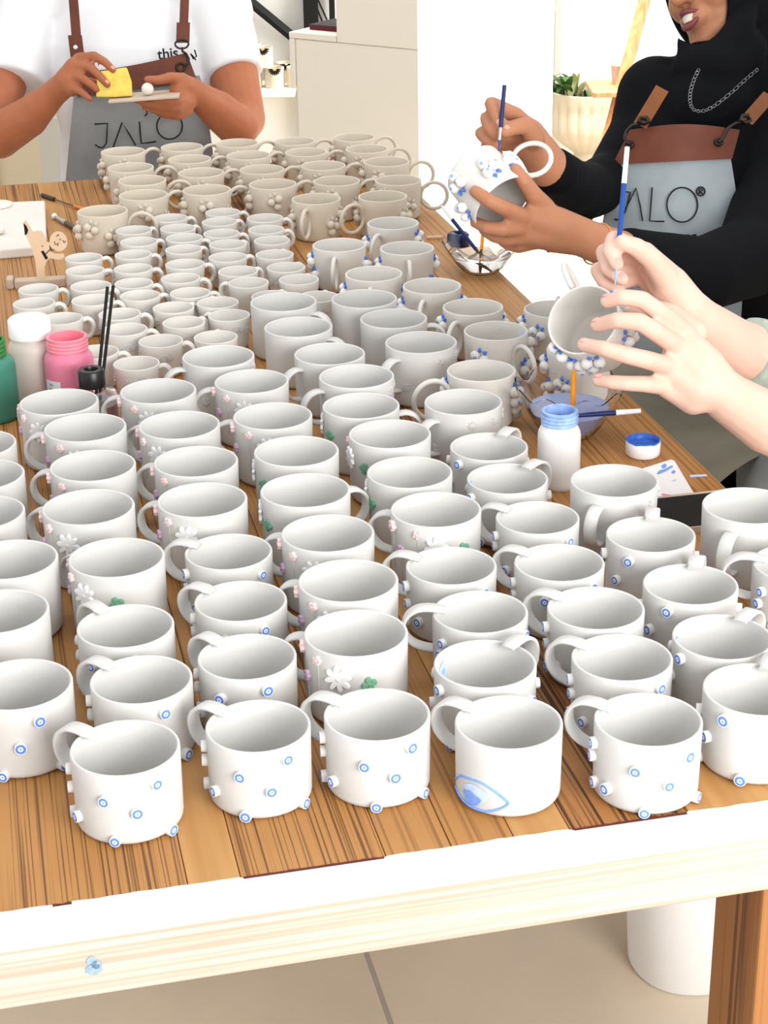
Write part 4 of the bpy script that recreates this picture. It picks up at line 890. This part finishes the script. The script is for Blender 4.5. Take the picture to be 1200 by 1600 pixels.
obj('rivet', MB().ball((0, 0, 0), .005, 10, 6).mesh('rivet', 'bright_white'), man, on_front(118, 74, .012)-O)
def wire(name, pts, r, m, par, O, closed=False): return obj(name, MB().tube([p-O for p in pts], r, 8, closed).mesh(name, m), par)
wire('buckle', [on_front(284+10*math.cos(a)*1.05, 69+7*math.sin(a), .012) for a in [2*PI*i/16 for i in range(16)]], .0022, 'iron', man, O, True)
wire('hook', [on_front(x, y, .013) for x, y in ((285, 74), (285, 80), (291, 84), (295, 92), (294, 99), (289, 103))], .0028, 'iron', man, O)
wire('eyelet', [on_front(282+6.5*math.cos(a), 105+6.5*math.sin(a), .009) for a in [2*PI*i/16 for i in range(16)]], .0026, 'iron', man, O, True)
def stroke(name, pts, r, m, par, O, fr, off, closed=False):
    return wire(name, [fr(x, y, off) for x, y in pts], r, m, par, O, closed)
mat('print_black', (24, 24, 26), .7)
for pts, cl in (([(148, 194), (168, 193), (167, 214), (166, 224), (161, 231), (154, 230), (149, 226)], 0), ([(177, 230), (191, 191), (201, 208), (212, 227)], 0), ([(218, 190), (219, 206), (221, 224), (232, 223), (244, 221)], 0), ([(265+20*math.cos(a), 197+20.5*math.sin(a)) for a in [2*PI*i/28 for i in range(28)]], 1), ([(229, 174), (230, 178), (226, 181)], 0)):
    stroke('printed_letter', pts, .0017, 'print_black', man, O, on_front, .0058+.004, bool(cl))
# printed word on the shirt, partly under the leather
fc = bpy.data.curves.new('word', 'FONT'); fc.body = 'this'; fc.size = .032; fc.extrude = .0006; fc.offset = .0006
fo = bpy.data.objects.new('word', fc); COL.objects.link(fo); dg = bpy.context.evaluated_depsgraph_get(); wm = bpy.data.meshes.new_from_object(fo.evaluated_get(dg)); bpy.data.objects.remove(fo); wm.materials.clear(); wm.materials.append(MATS['print_black'])
p0 = on_front(247, 93, .0005); xd = (on_front(275, 90, .0005)-p0).normalized(); nd = (CAM-p0).normalized(); nd = (nd-xd*nd.dot(xd)).normalized()
obj('printed_word', wm, man, mtx=frame(xd, nd.cross(xd), nd, p0-O))
for pts in ([(298, 84), (302, 92), (307, 88), (304, 78)], [(300, 86), (306, 94)]): stroke('printed_mark', pts, .0018, 'print_black', man, O, on_front, .001)
sheet('trousers_back', lambda u, v: dep(lerp(120, 300, u), lerp(330, 470, v), 4.03), 6, 6, .10, 'denim', man, O)
h = MB(); h.ball(hd+Vector((0, .012, .03)), .108, 20, 12, sc3=(.76, .86, .95)); obj('hair', MB().mesh('x', 'hair'), man) if False else fuse('hair', h, 'hair', .006, man, 2, O)
for sx in (-.03, .03):
    obj('eye', MB().ball((0, 0, 0), .012, 12, 8).mesh('eye', 'eye_white'), man, hd+Vector((sx, -.082, .005))-O)
obj('mouth', MB().ball((0, 0, 0), .02, 12, 8, sc3=(1.2, .4, .3)).mesh('mouth', 'lip'), man, hd+Vector((0, -.088, -.062))-O)
# sponge, board and ball
mat('sponge', (222, 198, 96), .9, .12, 60, .6, 150)
kq = 3.742; e = MB(); f4 = [(152, 112), (198, 105), (206, 128), (207, 150), (180, 152), (150, 152)]
P0 = dep(180, 140, kq); vs = [dep(x, y, kq-.012)-P0 for x, y in f4]+[dep(x, y, kq+.028)-P0 for x, y in f4]; n = 6
e.add(vs, [tuple(range(n)), tuple(range(2*n-1, n-1, -1))]+[(i, n+i, n+(i+1) % n, (i+1) % n) for i in range(n)])
me = e.mesh('sponge', 'sponge', False); bm = bmesh.new(); bm.from_mesh(me); bmesh.ops.bevel(bm, geom=bm.edges[:], offset=.004, segments=2, profile=.6, affect='EDGES'); bm.to_mesh(me); bm.free()
for p in me.polygons: p.use_smooth = True
tag(obj('sponge', me, loc=P0), 'yellow sponge pressed by the hand of the person in the white shirt', 'sponge')
A_, B_ = dep(172, 155, 3.745), dep(281, 147, 3.745); D = B_-A_
bx = D.normalized(); by = Vector((0, 1, 0)); by = (by-bx*by.dot(bx)).normalized(); bz = bx.cross(by)
tag(obj('ware_board', MB().bbox(0, D.length, -.035, .045, -.0025, .0025, .001).mesh('ware_board', 'ply_grey', False), mtx=frame(bx, by, bz, A_)), 'thin grey board held level over the far mugs', 'board')
tag(obj('clay_ball', MB().ball((0, 0, 0), .0128, 20, 14).mesh('clay_ball', 'plaster'), loc=dep(232, 150.5, 3.742)+bz*.0155), 'small white clay ball held under a thumb on the board', 'ball')

# ---- the woman painting at the right
O = dep(1090, 480, 2.85); O = Vector((O.x, O.y, 0))
wom = thing('person', 'person in black headscarf and apron painting a berry mug', 'person', O)
b = MB()
HC = dep(1122, -34, 2.86)                       # head centre
hf = (RIGHT*-.80 + TOC*.52 + UP*-.22).normalized(); hu = (UP*.96+RIGHT*-.18); hu = (hu-hf*hu.dot(hf)).normalized(); hr = hf.cross(hu)
def H(x, y, z): return HC+hr*x+hf*y+hu*z       # x to the face's right, y forward, z up, metres
def hball(e, c, r, s3=(1, 1, 1), nu=18, nv=12):
    t = MB().ball((0, 0, 0), r, nu, nv, sc3=s3); e.add([H(c[0]+x, c[1]+y, c[2]+z) for x, y, z in t.v], t.f)
hball(b, (0, -.005, .03), .088, (.86, 1.02, 1.0)); hball(b, (0, .028, -.045), .062, (.92, .80, 1.05)); hball(b, (0, .058, -.098), .024, (1.1, .8, .8)); hball(b, (0, .040, -.085), .036, (1.25, .9, .8))
for s_ in (-1, 1): hball(b, (.034*s_, .050, -.028), .032, (.9, .8, 1)); hball(b, (.012*s_, .083, -.030), .010, (1, .9, .8))
caps(b, [(H(0, .078, .018), .009), (H(0, .092, -.010), .011), (H(0, .098, -.026), .013)]); hball(b, (0, .072, -.060), .020, (1.5, .8, .9))
hball(b, (0, .078, .04), .03, (1.6, .5, .6))
caps(b, [(H(0, -.01, -.06), .050), (dep(1125, 110, 2.89), .046), (dep(1115, 190, 2.88), .06)])
caps(b, ch([(1024, 152, 2.88, .045), (1003, 213, 2.87, .040), (958, 281, 2.81, .036), (922, 298, 2.73, .033), (894, 289, 2.58, .030), (858, 262, 2.44, .029), (842, 238, 2.42, .0265)]))      # right arm
caps(b, ch([(1205, 172, 2.88, .05), (1215, 300, 2.76, .045), (1175, 400, 2.63, .042), (1100, 428, 2.54, .036), (1010, 408, 2.47, .032), (938, 382, 2.42, .0275), (908, 370, 2.40, .0265)]))   # left arm
caps(b, ch([(1022, 152, 2.88, .045), (1110, 175, 2.88, .06), (1205, 172, 2.88, .045)])); caps(b, ch([(1110, 175, 2.88, .07), (1115, 420, 2.88, .08)]))
# right hand with the brush
WR = dict(index=[(806, 180, 2.385, .0115), (768, 162, 2.362, .0102), (775, 180, 2.350, .0096), (783, 195, 2.350, .0082)], middle=[(803, 196, 2.395, .0112), (760, 185, 2.378, .0100), (766, 200, 2.362, .0094), (776, 211, 2.362, .0080)],
          ring=[(803, 212, 2.405, .0108), (752, 208, 2.395, .0096), (762, 220, 2.378, .0088), (776, 228, 2.380, .0076)], little=[(806, 225, 2.415, .0098), (760, 228, 2.410, .0088), (768, 238, 2.395, .0080), (780, 242, 2.395, .0070)],
          thumb=[(834, 216, 2.385, .0150), (824, 196, 2.365, .0125), (806, 198, 2.352, .0108), (789, 205, 2.346, .0092)])
for f in WR.values(): caps(b, ch(f))
caps(b, ch([(842, 238, 2.42, .0265), (826, 212, 2.405, .0235), (808, 188, 2.392, .015)])); caps(b, ch([(842, 238, 2.42, .0265), (826, 226, 2.415, .022), (806, 222, 2.41, .013)])); caps(b, ch([(806, 184, 2.392, .014), (806, 222, 2.412, .012)]))
# left hand round the mug
WL = dict(index=[(815, 338, 2.335, .0122), (786, 324, 2.305, .0108), (765, 314, 2.296, .0100), (742, 299, 2.300, .0085)], thumb=[(850, 326, 2.365, .0160), (834, 306, 2.335, .0128), (819, 284, 2.318, .0108), (806, 265, 2.315, .0088)],
          middle=[(812, 356, 2.345, .0118), (786, 358, 2.325, .0104), (762, 356, 2.328, .0096), (742, 347, 2.345, .0082)], ring=[(818, 370, 2.360, .0110), (792, 374, 2.350, .0100), (772, 369, 2.355, .0092), (756, 360, 2.370, .0080)], little=[(834, 380, 2.375, .0098), (810, 386, 2.37, .0088), (794, 383, 2.375, .0080), (782, 376, 2.385, .0070)])
for f in WL.values(): caps(b, ch(f))
caps(b, ch([(908, 370, 2.40, .0265), (868, 354, 2.375, .027), (830, 340, 2.350, .018)])); caps(b, ch([(908, 370, 2.40, .0265), (866, 366, 2.38, .025), (826, 366, 2.360, .016)])); caps(b, ch([(822, 340, 2.352, .014), (826, 370, 2.362, .012)]))
caps(b, ch([(1115, 420, 2.88, .08), (1118, 450, 2.89, .07)]))
fuse('body', b, 'skin_olive', .0036, wom, 5, O)
nail(wom, O, dep(*WR['thumb'][3][:3]), dep(*WR['thumb'][2][:3]), TOC*.9+UP*.4, 'nail_tan'); nail(wom, O, dep(*WR['index'][3][:3]), dep(*WR['index'][2][:3]), TOC*.9+RIGHT*-.3, 'nail_tan')
# lips and teeth
def lipcurve(pts, r): return MB().tube([H(*p)-O for p in smooth_path(pts, 4)], r, 10)
LW = .024
up_l = smooth_path([(-LW, .0720, -.0540), (-LW*.5, .0875, -.0510), (0, .0935, -.0490), (LW*.5, .0875, -.0510), (LW, .0720, -.0540)], 4)
lo_l = smooth_path([(-LW, .0720, -.0550), (-LW*.5, .0860, -.0680), (0, .0910, -.0730), (LW*.5, .0860, -.0680), (LW, .0720, -.0550)], 4)
def rr(n, a): return [a*(.35+.65*math.sin(PI*i/(n-1))) for i in range(n)]
obj('upper_lip', MB().tube([H(*p)-O for p in up_l], rr(len(up_l), .0042), 10).mesh('upper_lip', 'lip'), wom); obj('lower_lip', MB().tube([H(*p)-O for p in lo_l], rr(len(lo_l), .0056), 10).mesh('lower_lip', 'lip'), wom)
tv = []; tf = []
for i in range(11):
    x = -LW*.8+LW*1.6*i/10; y = .0900-.0150*(x/LW)**2*1.1; tv += [H(x, y, -.0535)-O, H(x, y-.001, -.0645)-O]
for i in range(10): tf.append((2*i, 2*i+2, 2*i+3, 2*i+1))
e = MB(); e.add(tv, tf); obj('teeth', e.mesh('teeth', 'teeth'), wom)
for s_ in (-1, 1):
    obj('eye', MB().ball((0, 0, 0), .0115, 14, 10).mesh('eye', 'eye_white'), wom, H(.031*s_, .072, .022)-O); obj('iris', MB().ball((0, 0, 0), .006, 10, 8).mesh('iris', 'iris'), wom, H(.031*s_, .0785, .021)-O)
    obj('eyebrow', MB().tube([H(.016*s_, .084, .043)-O, H(.032*s_, .080, .049)-O, H(.048*s_, .066, .044)-O], [.002, .003, .0015], 8).mesh('eyebrow', 'hair'), wom)
# headscarf: hood round the face, neck wrap and drape
s = MB()
def ring_pts(y, rx, rz, cz, n=40): return [(rx*math.cos(2*PI*i/n), y, cz+rz*math.sin(2*PI*i/n)) for i in range(n)]
hood = [(.050, .062, .098, -.006), (.056, .071, .106, -.006), (.040, .084, .118, -.004), (.0, .098, .128, .002), (-.05, .100, .122, .008), (-.09, .082, .098, .01), (-.118, .04, .05, .01)]
vs = []; fs = []; n = 40
for (y, rx, rz, cz) in hood: vs += [H(*p)-O for p in ring_pts(y, rx, rz, cz)]
for j in range(len(hood)-1):
    for i in range(n): fs.append((j*n+i, j*n+(i+1) % n, (j+1)*n+(i+1) % n, (j+1)*n+i))
fs.append(tuple((len(hood)-1)*n+i for i in range(n)))
s.add(vs, fs); me = s.mesh('headscarf_hood', 'black_cloth'); sol = obj('headscarf', me, wom); md = sol.modifiers.new('s', 'SOLIDIFY'); md.thickness = .006; md.offset = -1; md = sol.modifiers.new('b', 'SUBSURF'); md.levels = 1; md.render_levels = 1
s = MB()
caps(s, [(H(0, .012, -.150), .046), (dep(1112, 128, 2.85), .070), (dep(1104, 170, 2.83), .075)]); caps(s, [(H(0, -.05, -.10), .070), (dep(1150, 120, 2.92), .080)])
caps(s, ch([(1062, 64, 2.80, .007), (1076, 88, 2.795, .017), (1104, 90, 2.785, .022), (1134, 74, 2.785, .024), (1156, 44, 2.79, .024), (1166, 5, 2.81, .022)]))
caps(s, ch([(1080, 104, 2.80, .030), (1120, 104, 2.79, .040), (1160, 80, 2.82, .040)]))
torso(s, [(1108, 118, 2.89, .085, .06), (1108, 138, 2.88, .130, .085), (1110, 175, 2.88, .140, .110), (1112, 240, 2.87, .135, .12), (1112, 330, 2.87, .130, .125), (1114, 420, 2.88, .13, .13), (1120, 490, 2.90, .13, .13)])
caps(s, ch([(1026, 152, 2.88, .066), (1004, 212, 2.87, .056), (958, 280, 2.81, .047), (922, 298, 2.73, .043), (894, 290, 2.58, .038), (866, 268, 2.45, .0335)]))
caps(s, ch([(878, 322, 2.66, .020), (905, 316, 2.68, .034), (857, 390, 2.68, .008)]))
caps(s, ch([(1026, 152, 2.88, .062), (1108, 150, 2.88, .07), (1205, 170, 2.88, .07)]))
caps(s, ch([(1205, 170, 2.88, .072), (1218, 300, 2.77, .068), (1178, 400, 2.64, .060), (1100, 428, 2.545, .054), (1040, 414, 2.495, .046), (984, 397, 2.455, .0365)]))
fuse('sweater', s, 'black_cloth', .0065, wom, 5, O)
def wf(x, y): u = (x-1075)/150; return 2.712+.085*u*u-.012*max(0, (y-300)/100)
def wfront(x, y, off=0): return dep(x, y, wf(x, y)-off)
def wl_(v): return lerp(972, 938, min(1, v*1.6)) if v < .6 else lerp(938, 985, (v-.6)/.4)
sheet('apron_bib', lambda u, v: wfront(lerp(lerp(958, 932, min(1, v*2)) + max(0, v-.45)*30, lerp(1142, 1150, v)+(14*math.sin(v*3)), u), lerp(248, 560, v), .006+.004*math.sin(u*11+v*4)*v), 30, 24, .004, 'canvas_light', wom, O)
sheet('leather_band', lambda u, v: wfront(lerp(lerp(984, 957, v), lerp(1156, 1144, v), u), lerp(lerp(203, 194, math.sin(u*PI)), lerp(257, 248, u), v), .011), 24, 10, .004, 'leather', wom, O)
for (a, b_, wd) in (((1035, 138), (1000, 196), 13), ((1203, 148), (1166, 190), 13)):
    def st(u, v, a=a, b_=b_, wd=wd):
        x = lerp(a[0], b_[0], v)+(u-.5)*wd*1.5; y = lerp(a[1], b_[1], v)+(u-.5)*wd*.8; return dep(x, y, wf(x, y)-.022)
    sheet('strap', st, 4, 12, .004, 'leather_tan', wom, O)
for pts in ([(998, 190), (1006, 193), (1014, 190), (1010, 184), (1002, 184)], [(1156, 188), (1164, 192), (1172, 188), (1168, 180), (1160, 181)]): stroke('buckle', pts, .0035, 'iron', wom, O, wfront, .026, True)
stroke('hook', [(1000, 193), (988, 196), (979, 205), (976, 215), (979, 223), (985, 225)], .0024, 'iron', wom, O, wfront, .024); stroke('hook', [(1160, 190), (1148, 193), (1138, 200), (1132, 212), (1128, 219), (1122, 222)], .0024, 'iron', wom, O, wfront, .024)
for c in ((983, 226), (1123, 222)): stroke('eyelet', [(c[0]+5*math.cos(a), c[1]+4.5*math.sin(a)) for a in [2*PI*i/14 for i in range(14)]], .0028, 'iron', wom, O, wfront, .013, True)
for pts, cl in (([(979, 300), (985, 300), (978, 328), (970, 342), (963, 344), (961, 342)], 0), ([(977, 327), (994, 294), (1000, 320), (1004, 345)], 0), ([(1019, 293), (1017, 320), (1015, 345), (1027, 346), (1038, 346)], 0), ([(1066+24*math.cos(a), 320+27*math.sin(a)) for a in [2*PI*i/32 for i in range(32)]], 1),
                ([(1095+6.5*math.cos(a), 299+6.8*math.sin(a)) for a in [2*PI*i/20 for i in range(20)]], 1), ([(1093, 303), (1093, 295), (1097, 295), (1098, 298), (1094, 299), (1098, 303)], 0), ([(1078, 368), (1074, 367), (1072, 371), (1075, 374), (1078, 373)], 0), ([(1088, 367), (1083, 367), (1082, 370), (1087, 371), (1087, 374), (1082, 374)], 0)):
    stroke('printed_letter', pts, .0012, 'print_black', wom, O, wfront, .0105, bool(cl))
# necklace
mat('dark_silver', (130, 130, 134), .35, metal=.9)
links = smooth_path([(1092, 108, 0), (1083, 128, 0), (1078, 150, 0), (1081, 168, 0), (1093, 174, 0), (1112, 168, 0), (1140, 147, 0), (1165, 124, 0), (1184, 108, 0)], 4)
nk = None
for i in range(len(links)-1):
    p, q = links[i], links[i+1]; kx = 2.738+.10*((p.x-1100)/110)**2; mid = dep((p.x+q.x)/2, (p.y+q.y)/2, kx); d = (dep(q.x, q.y, kx)-dep(p.x, p.y, kx)); L = d.length*.60
    d.normalize(); sd = d.cross(TOC if i % 2 else (TOC+UP*.9)).normalized()
    obj('chain_link', MB().tube([mid-O+d*(L*math.cos(a))+sd*(.0024*math.sin(a)) for a in [2*PI*j/12 for j in range(12)]], .0005, 5, True).mesh('chain_link', 'dark_silver'), wom)
mat('thread', (196, 140, 60), .6)
wr = dep(932, 381, 2.417); ax = (dep(938, 382, 2.42)-dep(908, 370, 2.40)).normalized(); s1 = ax.cross(TOC).normalized(); s2 = ax.cross(s1)
wire('bracelet', [wr+(s1*math.cos(a)+s2*math.sin(a))*.0286 for a in [2*PI*i/28 for i in range(28)]], .0013, 'thread', wom, O, True)

# ---- mug held by the woman
def held_mug(label, rim_px, k, axis, handle, pat):
    z = axis.normalized(); x = (handle-z*handle.dot(z)).normalized(); y = z.cross(x); C = dep(*rim_px, k)-z*BH
    t = bpy.data.objects.new('berry_mug', None); t.empty_display_size = .02; COL.objects.link(t); t.matrix_world = frame(x, y, z, C); tag(t, label, 'mug', 'berry mugs painted with blue dots')
    obj('body', ME['berry_body2'], t); obj('handle', ME['ring_handle2'], t)
    for i, (a, zz) in enumerate(pat): cluster(t, a, zz, rad_at(BR, .0415, BH, zz)-.0005, True, 1 if i % 2 else -1)
    return t
held_mug('berry mug held by the person in black, its opening tipped down', (786, 318), 2.335, TOC*.43+RIGHT*.55+UP*-.72, RIGHT*.75+UP*.55+TOC*-.1, [(143, .027), (84, .047), (34, .043), (178, .050)])
A_ = dep(779, 236, 2.345); B_ = dep(791, 104, 2.33)
brush('paint_brush', 'thin navy brush in the hand of the person in black', A_, B_, [('bristle', 0, .13, .0006, .0020, 'royal'), ('ferrule', .13, .28, .0022, .0024, 'silver'), ('handle', .28, .78, .0029, .0028, 'navy'), ('handle_end', .78, 1, .0028, .0018, 'brush_white')])

# ---- the person on the right, seen by arms and lap
O = dep(1470, 600, 2.36); O = Vector((O.x, O.y, 0))
per = thing('person', 'person in sage shirt at the right edge, pale hands painting a mug', 'person', O)
b = MB()
caps(b, ch([(1500, 490, 2.26, .050), (1470, 640, 2.22, .046), (1370, 730, 2.18, .043), (1200, 661, 2.14, .0375), (1138, 622, 2.10, .030), (1120, 606, 2.09, .0285)]))      # left arm
caps(b, ch([(1400, 420, 2.48, .050), (1330, 555, 2.42, .046), (1230, 575, 2.35, .043), (1150, 545, 2.27, .0385), (1092, 503, 2.20, .0305), (1070, 482, 2.18, .0285)]))   # right arm
caps(b, ch([(1500, 480, 2.28, .05), (1470, 450, 2.38, .07), (1400, 420, 2.48, .05)])); caps(b, ch([(1470, 450, 2.38, .07), (1480, 320, 2.40, .048), (1470, 260, 2.38, .048)])); caps(b, ch([(1470, 460, 2.40, .08), (1475, 800, 2.42, .08)]))
h3 = dep(1455, 185, 2.37); b.ball(h3, .10, 20, 14, sc3=(.80, .84, 1.05)); b.ball(h3+Vector((-.05, 0, -.055)), .062, 16, 10); b.ball(h3+Vector((-.098, -.01, -.015)), .016, 10, 8)
# left hand in front of the mug
TL = dict(index=[(1064, 514, 2.080, .0118), (1028, 486, 2.040, .0110), (1003, 468, 2.028, .0104), (972, 464, 2.026, .0096), (948, 471, 2.040, .0082)], middle=[(1056, 540, 2.070, .0120), (1022, 517, 2.030, .0112), (1000, 503, 2.018, .0106), (965, 500, 2.020, .0098), (933, 508, 2.045, .0084)],
          ring=[(1044, 572, 2.068, .0118), (1010, 562, 2.032, .0110), (980, 555, 2.020, .0104), (945, 545, 2.024, .0096), (912, 539, 2.045, .0086)], little=[(1036, 603, 2.075, .0110), (1006, 600, 2.050, .0100), (978, 599, 2.040, .0092), (955, 597, 2.045, .0086), (934, 595, 2.058, .0074)],
          thumb=[(1085, 520, 2.11, .016), (1050, 490, 2.13, .0125), (1015, 480, 2.14, .0108), (985, 485, 2.145, .0088)])
for f in TL.values(): caps(b, ch(f))
caps(b, ch([(1120, 606, 2.09, .0285), (1098, 572, 2.085, .0260), (1068, 526, 2.085, .0165)])); caps(b, ch([(1120, 606, 2.09, .0285), (1092, 588, 2.083, .0265), (1058, 550, 2.078, .0170)])); caps(b, ch([(1120, 606, 2.09, .0285), (1088, 606, 2.084, .0260), (1046, 580, 2.075, .0165)]))
caps(b, ch([(1120, 606, 2.09, .0285), (1084, 620, 2.087, .0215), (1042, 605, 2.080, .0135)])); caps(b, ch([(1066, 520, 2.085, .0145), (1056, 545, 2.078, .0145), (1046, 577, 2.075, .0140), (1040, 602, 2.080, .0115)]))
# right hand holding the brush
TR = dict(index=[(1006, 394, 2.170, .0125), (960, 374, 2.135, .0112), (954, 392, 2.118, .0106), (964, 413, 2.116, .0086)], thumb=[(1040, 436, 2.150, .0165), (1018, 404, 2.125, .0135), (994, 386, 2.112, .0115), (972, 378, 2.108, .0092)],
          middle=[(1000, 402, 2.180, .0120), (944, 394, 2.155, .0108), (950, 418, 2.138, .0102), (972, 436, 2.135, .0086)], ring=[(1000, 416, 2.190, .0114), (934, 422, 2.175, .0102), (944, 440, 2.160, .0096), (968, 452, 2.160, .0082)], little=[(1006, 430, 2.20, .0104), (950, 448, 2.19, .0094), (958, 462, 2.18, .0086), (974, 466, 2.18, .0076)])
for f in TR.values(): caps(b, ch(f))
caps(b, ch([(1070, 482, 2.18, .0285), (1046, 448, 2.168, .0260), (1008, 400, 2.175, .0165)])); caps(b, ch([(1070, 482, 2.18, .0285), (1040, 452, 2.185, .0250), (1004, 424, 2.195, .0150)])); caps(b, ch([(1006, 396, 2.178, .0150), (1004, 430, 2.198, .0130)])); caps(b, ch([(1070, 482, 2.18, .026), (1046, 448, 2.158, .0185), (1022, 412, 2.14, .014)]))
fuse('body', b, 'skin_pale', .0030, per, 5, O)
for f, tw in (('index', UP*.8+TOC*.5), ('middle', UP*.55+TOC*.7), ('ring', UP*.5+TOC*.75), ('little', UP*.6+TOC*.6)): nail(per, O, dep(*TL[f][4][:3]), dep(*TL[f][3][:3]), tw, 'nail_pale', .0056)
nail(per, O, dep(*TR['index'][3][:3]), dep(*TR['index'][2][:3]), TOC*.9+RIGHT*.3, 'nail_pale', .0056); nail(per, O, dep(*TR['middle'][3][:3]), dep(*TR['middle'][2][:3]), TOC*.9+RIGHT*.3, 'nail_pale', .0052)
s = MB()
torso(s, [(1475, 345, 2.41, .075, .07), (1475, 370, 2.41, .11, .12), (1475, 440, 2.40, .125, .15), (1476, 560, 2.40, .12, .14), (1478, 720, 2.41, .125, .14), (1480, 900, 2.43, .13, .15)])
sleeve(s, dep(1402, 425, 2.48), .066, dep(1325, 560, 2.42), .062); caps(s, ch([(1325, 560, 2.42, .061), (1230, 573, 2.345, .054)])); s.tube([dep(1230, 573, 2.345), dep(1195, 562, 2.31), dep(1166, 550, 2.285)], [.054, .051, .0475], 24); sleeve(s, dep(1500, 492, 2.27), .066, dep(1478, 610, 2.23), .062)
caps(s, ch([(1402, 420, 2.48, .064), (1500, 480, 2.28, .064)]))
fuse('shirt', s, 'sage', .005, per, 5, O)
h = MB(); h.ball(h3+Vector((.02, .01, .02)), .106, 20, 14, sc3=(.86, .92, 1.02)); caps(h, [(h3+Vector((.05, .02, -.03)), .06), (h3+Vector((.08, .03, -.16)), .05)]); fuse('hair', h, 'hair', .006, per, 2, O)
# lap: apron cloth and black trousers
def lap(name, pts, z, m, th, wob=.006, n=14):
    """cloth over the lap between four corner pixels at height z, sagging a little"""
    a, b_, c, d = [onz(x, y, zz) for (x, y), zz in zip(pts, z)]
    def fn(u, v):
        p = a.lerp(b_, u).lerp(d.lerp(c, u), v); return p+Vector((0, 0, wob*math.sin(u*6+v*4)-wob*2*(abs(v-.5)**2)*2))
    return sheet(name, fn, n, n, th, m, per, O)
lap('apron_lap', [(850, 500), (1260, 470), (1215, 690), (1050, 800)], (.60, .62, .63, .62), 'canvas_khaki', .01)
lap('trouser_lap', [(1060, 640), (1330, 600), (1330, 830), (1090, 830)], (.55, .55, .56, .55), 'black_cloth', .10)
b = MB(); caps(b, [(onz(1212, 690, .60), .06), (onz(1225, 790, .56), .07), (onz(1260, 860, .5), .07)]); fuse('apron_side', b, 'canvas_grey', .008, per, 6, O)
held_mug('berry mug held by pale fingers, its opening turned to the camera', (911, 499), 2.105, TOC*.84+RIGHT*-.42+UP*.30, UP*.85+RIGHT*-.45+TOC*.1, [(108, .055), (135, .040), (165, .048), (-126, .034), (-77, .058)])
A_ = dep(961, 446, 2.112); B_ = dep(980, 230, 2.125)
brush('paint_brush', 'blue brush with white end standing in the pale fingers', A_, B_, [('bristle', 0, .10, .0006, .0018, 'blue_pale'), ('ferrule', .10, .27, .0020, .0024, 'silver'), ('handle', .27, .735, .0030, .0032, 'royal'), ('handle_end', .735, 1, .0032, .0030, 'brush_white')])
